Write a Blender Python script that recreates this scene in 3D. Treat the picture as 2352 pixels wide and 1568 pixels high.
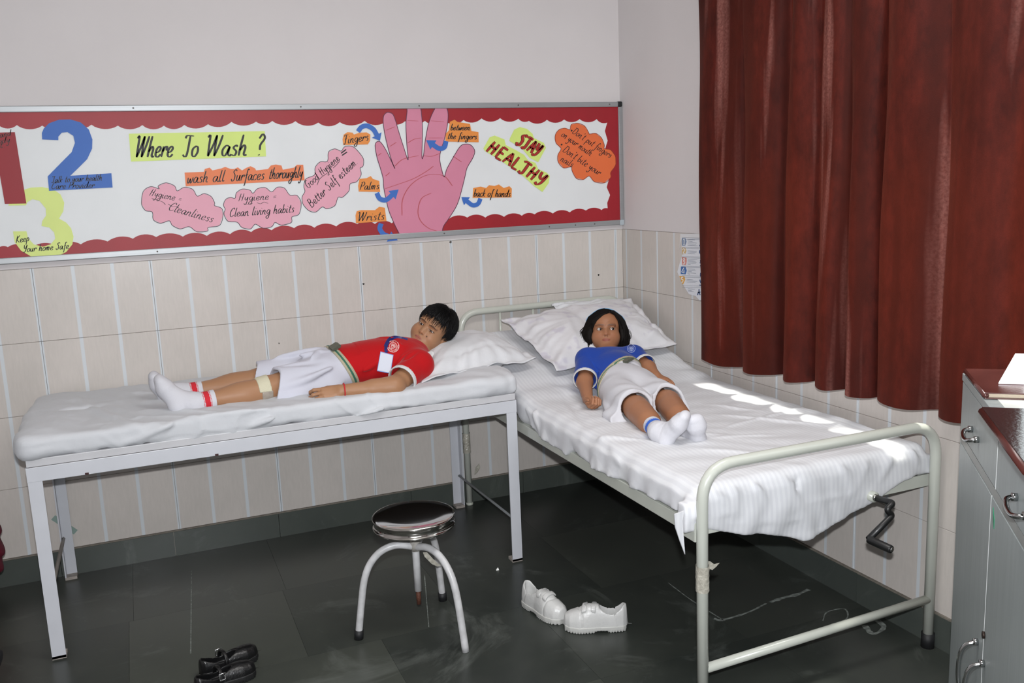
import bpy, bmesh, math, random
import numpy as np
from mathutils import Vector, Matrix
from mathutils.bvhtree import BVHTree
random.seed(7); RNG=np.random.RandomState(7)
sc=bpy.context.scene
for o in list(bpy.data.objects): bpy.data.objects.remove(o)
col=sc.collection
# ------------------------------------------------------------------ camera
FPX=2078.57
YAW,PITCH,ROLL=.3893,.1764,-.0413
CAM=np.array([-2.34735,-4.149,1.5963])
def _rot():
    cy,sy=math.cos(YAW),math.sin(YAW); cp,sp=math.cos(PITCH),math.sin(PITCH)
    F=np.array([sy*cp,cy*cp,-sp]); R0=np.array([cy,-sy,0.]); U0=np.cross(R0,F)
    R=R0*math.cos(ROLL)+U0*math.sin(ROLL); U=-R0*math.sin(ROLL)+U0*math.cos(ROLL)
    return R,U,F
VR,VU,VF=_rot()
cd=bpy.data.cameras.new('camera'); cam=bpy.data.objects.new('camera',cd); col.objects.link(cam)
cd.sensor_width=36; cd.lens=36*FPX/2352; cd.clip_start=.05
cam.matrix_world=Matrix([[VR[0],VU[0],-VF[0],CAM[0]],[VR[1],VU[1],-VF[1],CAM[1]],[VR[2],VU[2],-VF[2],CAM[2]],[0,0,0,1]])
sc.camera=cam
# ------------------------------------------------------------------ light
def area(name,loc,target,sx,sy,power,color=(1,1,1)):
    d=bpy.data.lights.new(name,'AREA'); d.shape='RECTANGLE'; d.size=sx; d.size_y=sy; d.energy=power; d.color=color
    o=bpy.data.objects.new(name,d); col.objects.link(o); o.location=loc
    o.rotation_euler=(Vector(target)-Vector(loc)).to_track_quat('-Z','Y').to_euler(); return o
w=bpy.data.worlds.new('world'); sc.world=w; w.use_nodes=True
bg=w.node_tree.nodes['Background']; bg.inputs[0].default_value=(.93,.96,1,1); bg.inputs[1].default_value=2.2
sd=bpy.data.lights.new('sun','SUN'); sd.energy=6.5; sd.angle=.11; sd.color=(1,.95,.86)
so=bpy.data.objects.new('sun',sd); col.objects.link(so)
so.rotation_euler=Vector((-.45,.04,-.90)).to_track_quat('-Z','Y').to_euler()
fl=bpy.data.lights.new('camera_flash','AREA'); fl.shape='RECTANGLE'; fl.size=.05; fl.size_y=.03; fl.energy=84; fl.color=(.95,.97,1)
fo=bpy.data.objects.new('camera_flash',fl); col.objects.link(fo); fo.matrix_world=cam.matrix_world.copy()
fo.location=Vector(CAM+VU*.125-VF*.02)
area('ceiling_fill_light',(-1.0,-2.3,2.94),(-1.0,-2.3,0),1.3,.5,30,(1,.98,.96))  # added overhead fill for the ambient level, not a known fitting of the room
sc.view_settings.view_transform='Standard'; sc.view_settings.look='None'; sc.view_settings.gamma=1; sc.view_settings.use_curve_mapping=False
sc.view_settings.exposure=0.0
# ------------------------------------------------------------------ pixel helpers: where a traced line of sight meets a real plane
def ray(x,y): return VF+VR*((x-1176)/FPX)-VU*((y-784)/FPX)
def onp(x,y,ax,v):
    d=ray(x,y); t=(v-CAM[ax])/d[ax]; return CAM+t*d
def onx(x,y,v): return onp(x,y,0,v)
def ony(x,y,v): return onp(x,y,1,v)
def onz(x,y,v): return onp(x,y,2,v)
# ------------------------------------------------------------------ naming
def tag(o,label=None,cat=None,group=None,kind=None):
    if label: o['label']=label
    if cat: o['category']=cat
    if group: o['group']=group
    if kind: o['kind']=kind
    return o
def empty(name,loc=(0,0,0),label=None,cat=None,group=None):
    o=bpy.data.objects.new(name,None); col.objects.link(o); o.location=loc; o.empty_display_size=.05
    return tag(o,label,cat,group)
def setpar(o,p):
    if p is not None:
        o.parent=p; o.matrix_parent_inverse=Matrix.Translation(p.location).inverted() if p.parent is None else (p.matrix_parent_inverse.copy())
        if p.parent is not None:
            # nested: parent's world = translation chain; all our frames are unrotated
            o.matrix_parent_inverse=world_of(p).inverted()
def world_of(o):
    m=Matrix.LocRotScale(o.location,o.rotation_euler,o.scale)
    if o.parent: return world_of(o.parent)@o.matrix_parent_inverse@m
    return m
def obj(name,me,mats=None,parent=None,smooth=False):
    o=bpy.data.objects.new(name,me); col.objects.link(o)
    if mats is not None:
        for m in (mats if isinstance(mats,(list,tuple)) else [mats]): me.materials.append(m)
    if smooth: me.shade_smooth()
    if parent is not None:
        o.parent=parent; o.matrix_parent_inverse=world_of(parent).inverted()
    return o
def mesh(name,v,f):
    me=bpy.data.meshes.new(name); me.from_pydata([tuple(map(float,p)) for p in v],[],f); me.update(); return me
# ------------------------------------------------------------------ materials
def lin(c):
    if isinstance(c,str): c=[int(c[i:i+2],16)/255 for i in (0,2,4)]
    return tuple((x/12.92 if x<=.04045 else ((x+.055)/1.055)**2.4) for x in c)+(1.,)
MATS={}
def mat(name,c=None,rough=.6,metal=0,var=0,vscale=20,bump=0,bscale=80,coat=0,spec=.5,aniso=None,c2=None,attr=None,trans=0,sheen=0,sss=0,stretch=(1,1,1),alpha=1,ior=None):
    if name in MATS: return MATS[name]
    m=bpy.data.materials.new(name); m.use_nodes=True; nt=m.node_tree; N=nt.nodes; L=nt.links
    b=N['Principled BSDF']; b.inputs['Roughness'].default_value=rough; b.inputs['Metallic'].default_value=metal
    b.inputs['Specular IOR Level'].default_value=spec; b.inputs['Coat Weight'].default_value=coat; b.inputs['Coat Roughness'].default_value=.12
    if sheen: b.inputs['Sheen Weight'].default_value=sheen; b.inputs['Sheen Roughness'].default_value=.4
    if trans: b.inputs['Transmission Weight'].default_value=trans
    if ior: b.inputs['IOR'].default_value=ior
    if alpha<1: b.inputs['Alpha'].default_value=alpha
    if sss: b.inputs['Subsurface Weight'].default_value=sss; b.inputs['Subsurface Radius'].default_value=(1,.35,.2); b.inputs['Subsurface Scale'].default_value=.006
    tc=N.new('ShaderNodeTexCoord'); mp=N.new('ShaderNodeMapping'); mp.inputs['Scale'].default_value=stretch
    L.new(tc.outputs['Object'],mp.inputs[0])
    src=None
    if attr:
        a=N.new('ShaderNodeAttribute'); a.attribute_name=attr; src=a.outputs['Color']
    if var:
        n=N.new('ShaderNodeTexNoise'); n.inputs['Scale'].default_value=vscale; n.inputs['Detail'].default_value=5; L.new(mp.outputs[0],n.inputs['Vector'])
        r=N.new('ShaderNodeMapRange'); r.inputs[1].default_value=.3; r.inputs[2].default_value=.7; r.inputs[3].default_value=0; r.inputs[4].default_value=1
        L.new(n.outputs['Fac'],r.inputs[0]); mx=N.new('ShaderNodeMix'); mx.data_type='RGBA'; L.new(r.outputs[0],mx.inputs['Factor'])
        base=lin(c) if c else (1,1,1,1)
        if src is None:
            other=lin(c2) if c2 else tuple(x*(1-var) for x in base[:3])+(1,)
            mx.inputs['A'].default_value=base; mx.inputs['B'].default_value=other; src=mx.outputs['Result']
        else:
            mx.blend_type='MIX'; mm=N.new('ShaderNodeMix'); mm.data_type='RGBA'; mm.blend_type='MULTIPLY'; mm.inputs['Factor'].default_value=1
            mx.inputs['A'].default_value=(1,1,1,1); mx.inputs['B'].default_value=(1-var,)*3+(1,)
            L.new(src,mm.inputs['A']); L.new(mx.outputs['Result'],mm.inputs['B']); src=mm.outputs['Result']
    if src is not None: L.new(src,b.inputs['Base Color'])
    else: b.inputs['Base Color'].default_value=lin(c)
    if bump:
        n=N.new('ShaderNodeTexNoise'); n.inputs['Scale'].default_value=bscale; n.inputs['Detail'].default_value=4; L.new(mp.outputs[0],n.inputs['Vector'])
        bp=N.new('ShaderNodeBump'); bp.inputs['Strength'].default_value=bump; bp.inputs['Distance'].default_value=.01
        L.new(n.outputs['Fac'],bp.inputs['Height']); L.new(bp.outputs[0],b.inputs['Normal'])
    MATS[name]=m; return m
# ------------------------------------------------------------------ basic meshes
def box_vf(x0,x1,y0,y1,z0,z1):
    v=[(x,y,z) for x in (x0,x1) for y in (y0,y1) for z in (z0,z1)]
    f=[(0,1,3,2),(4,6,7,5),(0,4,5,1),(2,3,7,6),(0,2,6,4),(1,5,7,3)]
    return v,f
def box(name,x0,x1,y0,y1,z0,z1,m,parent=None,bev=0,seg=2):
    v,f=box_vf(x0,x1,y0,y1,z0,z1); me=mesh(name,v,f)
    if bev:
        bm=bmesh.new(); bm.from_mesh(me); bmesh.ops.bevel(bm,geom=bm.edges[:],offset=bev,segments=seg,affect='EDGES',profile=.6); bm.to_mesh(me); bm.free()
    return obj(name,me,m,parent,smooth=False)
def catmull(pts,n=8,closed=False):
    P=np.array(pts,float); out=[]; m=len(P)
    if m<3 and not closed: return P
    rng=range(m if closed else m-1)
    for i in rng:
        if closed: a,b,c,d=P[(i-1)%m],P[i],P[(i+1)%m],P[(i+2)%m]
        else: b,c=P[i],P[i+1]; a=P[i-1] if i>0 else 2*b-c; d=P[i+2] if i+2<m else 2*c-b
        for k in range(n):
            t=k/n; out.append(.5*((2*b)+(c-a)*t+(2*a-5*b+4*c-d)*t*t+(3*b-a-3*c+d)*t**3))
    if not closed: out.append(P[-1])
    return np.array(out)
def tube_vf(P,r,n=12,caps=True,base=0):
    P=np.array(P,float); m=len(P); r=np.full(m,r) if np.isscalar(r) else np.array(r,float)
    T=np.gradient(P,axis=0); T/=np.linalg.norm(T,axis=1)[:,None]+1e-12
    up=np.array([0,0,1.]) if abs(T[0][2])<.9 else np.array([1.,0,0])
    a=np.cross(T[0],up); a/=np.linalg.norm(a); v=[]; f=[]
    for i in range(m):
        a=a-T[i]*(a@T[i]); a/=np.linalg.norm(a); b=np.cross(T[i],a)
        for k in range(n):
            q=2*math.pi*k/n; v.append(P[i]+r[i]*(math.cos(q)*a+math.sin(q)*b))
    for i in range(m-1):
        for k in range(n): f.append((base+i*n+k,base+i*n+(k+1)%n,base+(i+1)*n+(k+1)%n,base+(i+1)*n+k))
    if caps: f.append(tuple(base+k for k in range(n))[::-1]); f.append(tuple(base+(m-1)*n+k for k in range(n)))
    return v,f
def tube(name,P,r,m,parent=None,n=14):
    v,f=tube_vf(P,r,n); return obj(name,mesh(name,v,f),m,parent,smooth=True)
def bend(pts,rad,n=8):
    """polyline with rounded corners"""
    P=[np.array(p,float) for p in pts]; out=[P[0]]
    for i in range(1,len(P)-1):
        a=P[i-1]-P[i]; b=P[i+1]-P[i]; la=np.linalg.norm(a); lb=np.linalg.norm(b); a/=la; b/=lb
        d=min(rad,la*.49,lb*.49); s=P[i]+a*d; e=P[i]+b*d
        for k in range(n+1):
            t=k/n; out.append((1-t)**2*s+2*t*(1-t)*P[i]+t*t*e)
    out.append(P[-1]); return out
def lathe(name,prof,loc,m,parent=None,n=40):
    v=[];f=[]; k=len(prof)
    for i in range(n):
        q=2*math.pi*i/n
        for r,z in prof: v.append((loc[0]+r*math.cos(q),loc[1]+r*math.sin(q),loc[2]+z))
    for i in range(n):
        for j in range(k-1): f.append((i*k+j,((i+1)%n)*k+j,((i+1)%n)*k+j+1,i*k+j+1))
    return obj(name,mesh(name,v,f),m,parent,smooth=True)
def plate(name,poly,mapf,t,m,parent=None,t0=0.):
    """flat cut-out: polygon in source coordinates mapped to 3-D, thickness t along the outward normal"""
    n=len(poly); A=[mapf(x,y,t0+t) for x,y in poly]; B=[mapf(x,y,t0) for x,y in poly]
    f=[tuple(range(n)),tuple(range(2*n-1,n-1,-1))]+[(i,i+n,(i+1)%n+n,(i+1)%n) for i in range(n)]
    return obj(name,mesh(name,A+B,f),m,parent)
# ------------------------------------------------------------------ signed-distance modelling
class Sdf:
    def __init__(s): s.ops=[]
    def add(s,fn,bb,k=.0): s.ops.append(('a',fn,bb,k)); return s
    def sub(s,fn,bb,k=.0): s.ops.append(('s',fn,bb,k)); return s
    def isect(s,fn,k=.0): s.ops.append(('i',fn,None,k)); return s
    def disp(s,fn,bb=None): s.ops.append(('d',fn,bb,0)); return s
    def cone(s,a,b,ra,rb,k=.02,sub=False):
        a=np.array(a,float); b=np.array(b,float); m=max(ra,rb)
        bb=(np.minimum(a,b)-m,np.maximum(a,b)+m); ba=b-a; L2=ba@ba+1e-12
        def fn(X,Y,Z):
            t=np.clip(((X-a[0])*ba[0]+(Y-a[1])*ba[1]+(Z-a[2])*ba[2])/L2,0,1)
            return np.sqrt((X-a[0]-t*ba[0])**2+(Y-a[1]-t*ba[1])**2+(Z-a[2]-t*ba[2])**2)-(ra+(rb-ra)*t)
        return (s.sub if sub else s.add)(fn,bb,k)
    def chain(s,pts,rs,k=.02,sub=False):
        for i in range(len(pts)-1): s.cone(pts[i],pts[i+1],rs[i],rs[i+1],k,sub)
        return s
    def ell(s,c,r,M=None,k=.02,sub=False):
        c=np.array(c,float); r=np.array(r,float); M=np.eye(3) if M is None else np.array(M,float)  # rows of M: axes
        ext=np.sqrt(((M*r[:,None])**2).sum(0)); bb=(c-ext,c+ext)
        def fn(X,Y,Z):
            x,y,z=X-c[0],Y-c[1],Z-c[2]
            p=[M[i,0]*x+M[i,1]*y+M[i,2]*z for i in range(3)]
            k0=np.sqrt(sum((p[i]/r[i])**2 for i in range(3))); k1=np.sqrt(sum((p[i]/r[i]**2)**2 for i in range(3)))+1e-9
            return k0*(k0-1)/k1
        return (s.sub if sub else s.add)(fn,bb,k)
    def eval(s,lo,hi,h):
        n=[int(math.ceil((hi[i]-lo[i])/h))+1 for i in range(3)]
        ax=[(lo[i]+h*np.arange(n[i])).astype(np.float32) for i in range(3)]
        D=np.full(n,.2,np.float32)
        G=(ax[0][:,None,None],ax[1][None,:,None],ax[2][None,None,:])
        for op,fn,bb,k in s.ops:
            if bb is None: sl=(slice(0,n[0]),slice(0,n[1]),slice(0,n[2]))
            else:
                m=k+3*h; sl=[]
                for i in range(3):
                    a=int((bb[0][i]-m-lo[i])/h); b=int((bb[1][i]+m-lo[i])/h)+2
                    sl.append(slice(max(0,a),max(0,min(n[i],b))))
                if any(q.start>=q.stop for q in sl): continue
                sl=tuple(sl)
            X,Y,Z=G[0][sl[0]],G[1][:,sl[1]],G[2][:,:,sl[2]]
            d=fn(X,Y,Z); c=D[sl]
            if op=='a':
                if k: q=np.maximum(k-np.abs(c-d),0)/k; D[sl]=np.minimum(c,d)-q*q*k*.25
                else: D[sl]=np.minimum(c,d)
            elif op=='d': D[sl]=c+d
            else:
                if op=='s': d=-d
                if k: q=np.maximum(k-np.abs(c-d),0)/k; D[sl]=np.maximum(c,d)+q*q*k*.25
                else: D[sl]=np.maximum(c,d)
        return D,np.array(lo,float)
    def meshv(s,lo,hi,h):
        D,o=s.eval(lo,hi,h); return surfnets(D,o,h)
def surfnets(D,o,h):
    I=D<0; n=np.array(D.shape)
    c=np.zeros(n-1,np.int8)
    for i in (0,1):
        for j in (0,1):
            for k in (0,1): c+=I[i:n[0]-1+i,j:n[1]-1+j,k:n[2]-1+k]
    act=np.argwhere((c>0)&(c<8)); 
    if len(act)==0: return np.zeros((0,3)),np.zeros((0,4),int)
    idx=np.full(n-1,-1,np.int64); idx[tuple(act.T)]=np.arange(len(act))
    S=np.zeros((len(act),3)); C=np.zeros(len(act))
    cor={(i,j,k):D[act[:,0]+i,act[:,1]+j,act[:,2]+k].astype(float) for i in (0,1) for j in (0,1) for k in (0,1)}
    for a in range(3):
        for u in (0,1):
            for v in (0,1):
                p=[0,0,0]; q=[0,0,0]; b=[x for x in range(3) if x!=a]
                p[b[0]]=q[b[0]]=u; p[b[1]]=q[b[1]]=v; q[a]=1
                d0,d1=cor[tuple(p)],cor[tuple(q)]; m=(d0<0)!=(d1<0)
                t=np.where(m,d0/np.where(m,d0-d1,1),0)
                for x in range(3): S[:,x]+=m*(p[x]+(t if x==a else 0))
                C+=m
    V=o+h*(act+S/C[:,None]); F=[]
    for a in range(3):
        b,cc=[(1,2),(2,0),(0,1)][a]
        sl0=[slice(None)]*3; sl1=[slice(None)]*3; sl0[a]=slice(0,n[a]-1); sl1[a]=slice(1,n[a])
        A=I[tuple(sl0)]; B=I[tuple(sl1)]; E=np.argwhere(A!=B)
        if len(E)==0: continue
        E=E[(E[:,b]>0)&(E[:,cc]>0)&(E[:,b]<n[b]-1)&(E[:,cc]<n[cc]-1)]
        if len(E)==0: continue
        e=[E.copy() for _ in range(4)]
        e[1][:,b]-=1; e[2][:,b]-=1; e[2][:,cc]-=1; e[3][:,cc]-=1
        q=np.stack([idx[tuple(x.T)] for x in e],1)
        fl=A[tuple(E.T)]
        q=np.where(fl[:,None],q,q[:,::-1]); F.append(q)
    F=np.concatenate(F); F=F[(F>=0).all(1)]
    return V,F
def join_vf(parts):
    V=[];F=[];b=0
    for v,f in parts:
        if len(v)==0: continue
        V.append(np.asarray(v,float)); F.append(np.asarray(f)+b); b+=len(v)
    return np.concatenate(V),np.concatenate(F)
def npmesh(name,V,F,colf=None):
    me=bpy.data.meshes.new(name); V=np.asarray(V,np.float32); F=np.asarray(F,np.int32)
    me.vertices.add(len(V)); me.vertices.foreach_set('co',V.ravel())
    me.loops.add(F.size); me.loops.foreach_set('vertex_index',F.ravel())
    me.polygons.add(len(F)); me.polygons.foreach_set('loop_start',np.arange(len(F),dtype=np.int32)*F.shape[1])
    me.update(calc_edges=True)
    if colf is not None:
        a=me.color_attributes.new('Col','FLOAT_COLOR','POINT'); C=np.ones((len(V),4),np.float32); C[:,:3]=colf(V); a.data.foreach_set('color',C.ravel())
    me.shade_smooth(); return me
def smoothv(V,F,it=1,lam=.5):
    for _ in range(it):
        S=np.zeros_like(V); C=np.zeros(len(V)); k=F.shape[1]
        for i in range(k):
            a=F[:,i]; b=F[:,(i+1)%k]
            np.add.at(S,a,V[b]); np.add.at(S,b,V[a]); np.add.at(C,a,1); np.add.at(C,b,1)
        m=C>0; V=V.copy(); V[m]+=lam*(S[m]/C[m][:,None]-V[m])
    return V
def sobj(name,S,lo,hi,h,m,parent=None,colf=None,sm=1):
    V,F=S.meshv(lo,hi,h)
    if sm: V=smoothv(V,F,sm)
    return obj(name,npmesh(name,V,F,colf),m,parent)
def unit(v): v=np.array(v,float); return v/np.linalg.norm(v)
# ================================================================== ROOM
M_paint=mat('wall_paint','cfcaca',.75,var=.04,vscale=3,bump=.02,bscale=200)
M_grout=mat('grout','9a938b',.9)
M_floorm=mat('floor_bed','2a2d2b',.8)
def tilemat(name,base,base2,stripe):
    m=bpy.data.materials.new(name); m.use_nodes=True; N=m.node_tree.nodes; L=m.node_tree.links; b=N['Principled BSDF']
    tc=N.new('ShaderNodeTexCoord'); sp=N.new('ShaderNodeSeparateXYZ'); L.new(tc.outputs['Object'],sp.inputs[0])
    a=N.new('ShaderNodeMath'); a.operation='ADD'; a.inputs[1].default_value=.225; L.new(sp.outputs[0],a.inputs[0])
    p=N.new('ShaderNodeMath'); p.operation='PINGPONG'; p.inputs[1].default_value=.075; L.new(a.outputs[0],p.inputs[0])
    r=N.new('ShaderNodeMapRange'); r.inputs[1].default_value=.0058; r.inputs[2].default_value=.0082; r.inputs[3].default_value=1; r.inputs[4].default_value=0; L.new(p.outputs[0],r.inputs[0])
    mp=N.new('ShaderNodeMapping'); mp.inputs['Scale'].default_value=(60,60,9); oi=N.new('ShaderNodeObjectInfo'); 
    va=N.new('ShaderNodeVectorMath'); va.operation='ADD'; L.new(tc.outputs['Object'],va.inputs[0]); L.new(oi.outputs['Location'],va.inputs[1]); L.new(va.outputs[0],mp.inputs[0])
    n=N.new('ShaderNodeTexNoise'); n.inputs['Scale'].default_value=1.6; n.inputs['Detail'].default_value=6; n.inputs['Roughness'].default_value=.7; L.new(mp.outputs[0],n.inputs['Vector'])
    n2=N.new('ShaderNodeTexNoise'); n2.inputs['Scale'].default_value=4; L.new(va.outputs[0],n2.inputs['Vector'])
    ad=N.new('ShaderNodeMath'); ad.operation='ADD'; L.new(n.outputs['Fac'],ad.inputs[0]); L.new(n2.outputs['Fac'],ad.inputs[1])
    r2=N.new('ShaderNodeMapRange'); r2.inputs[1].default_value=.75; r2.inputs[2].default_value=1.25; L.new(ad.outputs[0],r2.inputs[0])
    mx=N.new('ShaderNodeMix'); mx.data_type='RGBA'; mx.inputs['A'].default_value=lin(base); mx.inputs['B'].default_value=lin(base2); L.new(r2.outputs[0],mx.inputs['Factor'])
    m2=N.new('ShaderNodeMix'); m2.data_type='RGBA'; m2.inputs['B'].default_value=lin(stripe); L.new(mx.outputs['Result'],m2.inputs['A']); L.new(r.outputs[0],m2.inputs['Factor'])
    L.new(m2.outputs['Result'],b.inputs['Base Color']); b.inputs['Roughness'].default_value=.32; b.inputs['Specular IOR Level'].default_value=.35
    return m
M_tile=tilemat('ceramic_tile','c8c1bb','beb8b2','c9ced2')
TOP=1.3224; TH=.3024; BB=.1185
LWX=-4.4; FY=-5.6; CZ=3.0
def slab(name,x0,x1,y0,y1,z0,z1,m):
    o=box(name,x0,x1,y0,y1,z0,z1,m); return tag(o,kind='structure')
wb=slab('wall_back',LWX-.2,.25,.008,.25,-.1,CZ,M_grout)
pb=box('paint_face',LWX,0,.0,.0085,TOP+.001,CZ,M_paint,wb)
WY0,WY1,WZ0,WZ1=-.92,-3.3,.94,2.35     # window opening in the right wall
v=[];f=[]
wr=empty('wall_right',(0,0,0)); tag(wr,kind='structure')
box('masonry',.008,.25,.25,WY0,-.1,CZ,M_grout,wr); box('masonry',.008,.25,WY0,WY1,-.1,WZ0,M_grout,wr)
box('masonry',.008,.25,WY0,WY1,WZ1,CZ,M_grout,wr); box('masonry',.008,.25,WY1,FY-.2,-.1,CZ,M_grout,wr)
box('paint_face',0,.0085,.0,WY0,TOP+.001,CZ,M_paint,wr); box('paint_face',0,.0085,WY0,WY1,WZ1,CZ,M_paint,wr); box('paint_face',0,.0085,WY1,FY,TOP,CZ,M_paint,wr)
for q in wr.children: q['kind']='structure'
slab('wall_left',LWX-.2,LWX,.25,FY-.2,-.1,CZ,M_paint)
wf=empty('wall_front'); tag(wf,kind='structure')
box('masonry',LWX-.2,-3.8,FY-.2,FY,-.1,CZ,M_paint,wf); box('masonry',-1.4,.25,FY-.2,FY,-.1,CZ,M_paint,wf); box('masonry',-3.8,-1.4,FY-.2,FY,2.5,CZ,M_paint,wf); box('masonry',-3.8,-1.4,FY-.2,FY,-.1,1.1,M_paint,wf)
slab('ceiling',LWX-.2,.25,FY-.2,.25,CZ,CZ+.1,mat('ceiling_paint','d8d4ce',.8))
# tiles -------------------------------------------------------------
_tc={}
def tile_mesh(x0,x1,z0,z1,dep=.008):
    k=(round(x0,4),round(x1,4),round(z0,4),round(z1,4))
    if k in _tc: return _tc[k]
    g=.00055; c=.0011; x0+=g;x1-=g;z0+=g;z1-=g
    v=[]
    for (i,y) in ((c,0),(0,.0012),(0,dep)):
        v+=[(x0+i,y,z0+i),(x1-i,y,z0+i),(x1-i,y,z1-i),(x0+i,y,z1-i)]
    f=[(0,1,2,3)]+[(a+4*l,a+4*l+4,(a+1)%4+4*l+4,(a+1)%4+4*l) for l in (0,1) for a in range(4)]
    me=mesh('tile',v,f); me.materials.append(M_tile); _tc[k]=me; return me
def put_tile(par,wall,cpos,z0,a,b,lo,hi):
    """a,b local extents along the wall relative to the tile's centre"""
    me=tile_mesh(a,b,lo,hi); o=bpy.data.objects.new('tile',me); col.objects.link(o); o.parent=par; o.matrix_parent_inverse=world_of(par).inverted()
    if wall=='B': o.location=(cpos,-.0005+random.uniform(-.0004,.0004),z0)
    else: o.location=(-.0005,cpos,z0); o.rotation_euler=(0,0,-math.pi/2)
z_rows=[(TOP-(i+1)*TH,TOP-i*TH) for i in range(4)]
for (z0,z1) in z_rows:
    zc=(z0+z1)/2; zl=max(z0,BB-.004)-zc; zh=z1-zc
    cx=-.0421+.225
    while cx>-3.6:
        a,b=-.225,.225
        if cx+b>0: b=-cx
        if b-a>.01: put_tile(wb,'B',cx,zc,a,b,zl,zh)
        cx-=.45
    cy=-.3395+.225
    while cy>-3.4:
        # local x runs towards -y  (rotation -90deg about z: local +x -> -y ; local +y -> +x)
        a,b=-.225,.225
        if cy-a>0: a=cy
        zz=zh
        ylo=cy-b; 
        if zc+zh>WZ0+.001 and ylo<WY0:
            # split at the window edge
            if cy-a>WY0:   # part left of the window keeps full height
                put_tile(wr,'R',cy,zc,a,cy-WY0,zl,zh)
                a=cy-WY0
            if zc+zl<WZ0-.01: put_tile(wr,'R',cy,zc,a,b,zl,WZ0-zc)
        else: put_tile(wr,'R',cy,zc,a,b,zl,zh)
        cy-=.45
# baseboards ----------------------------------------------------------
M_kota=mat('kota_skirting','4b504e',.45,var=.35,vscale=7,bump=.05,bscale=60)
def kota(name,ca='3a3f3d',cb='565a54'):
    m=bpy.data.materials.new(name); m.use_nodes=True; N=m.node_tree.nodes; L=m.node_tree.links; b=N['Principled BSDF']
    g=N.new('ShaderNodeNewGeometry'); oi=N.new('ShaderNodeObjectInfo')
    n=N.new('ShaderNodeTexNoise'); n.inputs['Scale'].default_value=3.2; n.inputs['Detail'].default_value=8; n.inputs['Roughness'].default_value=.65; L.new(g.outputs['Position'],n.inputs['Vector'])
    r=N.new('ShaderNodeMapRange'); r.inputs[1].default_value=.3; r.inputs[2].default_value=.7; L.new(n.outputs['Fac'],r.inputs[0])
    a=N.new('ShaderNodeMath'); a.operation='MULTIPLY_ADD'; a.inputs[1].default_value=.45; L.new(r.outputs[0],a.inputs[0])
    s=N.new('ShaderNodeMath'); s.operation='MULTIPLY'; s.inputs[1].default_value=.75; L.new(oi.outputs['Random'],s.inputs[0]); L.new(s.outputs[0],a.inputs[2])
    mx=N.new('ShaderNodeMix'); mx.data_type='RGBA'; mx.inputs['A'].default_value=lin(ca); mx.inputs['B'].default_value=lin(cb); L.new(a.outputs[0],mx.inputs['Factor'])
    # pale scuffs
    n2=N.new('ShaderNodeTexNoise'); n2.inputs['Scale'].default_value=1.7; n2.inputs['Detail'].default_value=9; n2.inputs['Roughness'].default_value=.75; n2.inputs['Distortion'].default_value=1.2; L.new(g.outputs['Position'],n2.inputs['Vector'])
    r2=N.new('ShaderNodeMapRange'); r2.inputs[1].default_value=.56; r2.inputs[2].default_value=.78; r2.inputs[4].default_value=.4; L.new(n2.outputs['Fac'],r2.inputs[0])
    m2=N.new('ShaderNodeMix'); m2.data_type='RGBA'; m2.inputs['B'].default_value=lin('8a8f8a'); L.new(mx.outputs['Result'],m2.inputs['A']); L.new(r2.outputs[0],m2.inputs['Factor'])
    L.new(m2.outputs['Result'],b.inputs['Base Color'])
    r3=N.new('ShaderNodeMapRange'); r3.inputs[3].default_value=.22; r3.inputs[4].default_value=.42; L.new(n.outputs['Fac'],r3.inputs[0]); L.new(r3.outputs[0],b.inputs['Roughness'])
    b.inputs['Specular IOR Level'].default_value=.4; return m
M_slab=kota('kota_stone','292d2b','454842'); M_skirt=kota('kota_skirting_stone','3d4240','50554f')
bbk=empty('baseboard_back'); tag(bbk,kind='structure')
xs=[0,-.62,-1.22,-1.86,-2.32,-2.78,-3.4]
for a,b in zip(xs,xs[1:]): box('stone_strip',b+.001,a-.001,-.012,.008,0,BB-.006,M_skirt,bbk)
box('mortar_bead',-3.4,0,-.009,.006,BB-.008,BB,mat('mortar','7b756b',.9,var=.3,vscale=60),bbk)
bbr=empty('baseboard_right'); tag(bbr,kind='structure')
ys=[-.012,-.6,-1.15,-1.72,-2.3,-2.9,-3.5]
for a,b in zip(ys,ys[1:]): box('stone_strip',-.012,.008,b+.001,a-.001,0,BB-.006,M_skirt,bbr)
box('mortar_bead',-.009,.006,-3.5,-.009,BB-.008,BB,MATS['mortar'],bbr)
# floor slabs -----------------------------------------------------------
fl_=slab('floor',LWX-.2,.25,FY-.2,.25,-.1,-.012,M_floorm)
rows=[.1,-.60,-1.177,-1.755,-2.33,-2.9,-3.5,-4.1,-4.7,-5.6]
offs=[-.2,-.79,-1.105,-.53,-.3,-.1,-.5,-.2,-.4]
for ri in range(len(rows)-1):
    x=offs[ri]+1.15; 
    while x>LWX:
        x0=max(x-.575,LWX); x1=min(x,.0)
        if x1-x0>.02:
            box('stone_slab',x0+.0004,x1-.0004,rows[ri+1]+.0004,min(rows[ri],0)-.0004,-.012,random.uniform(-.0002,0.0),M_slab,fl_)
        x-=.575
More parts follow.
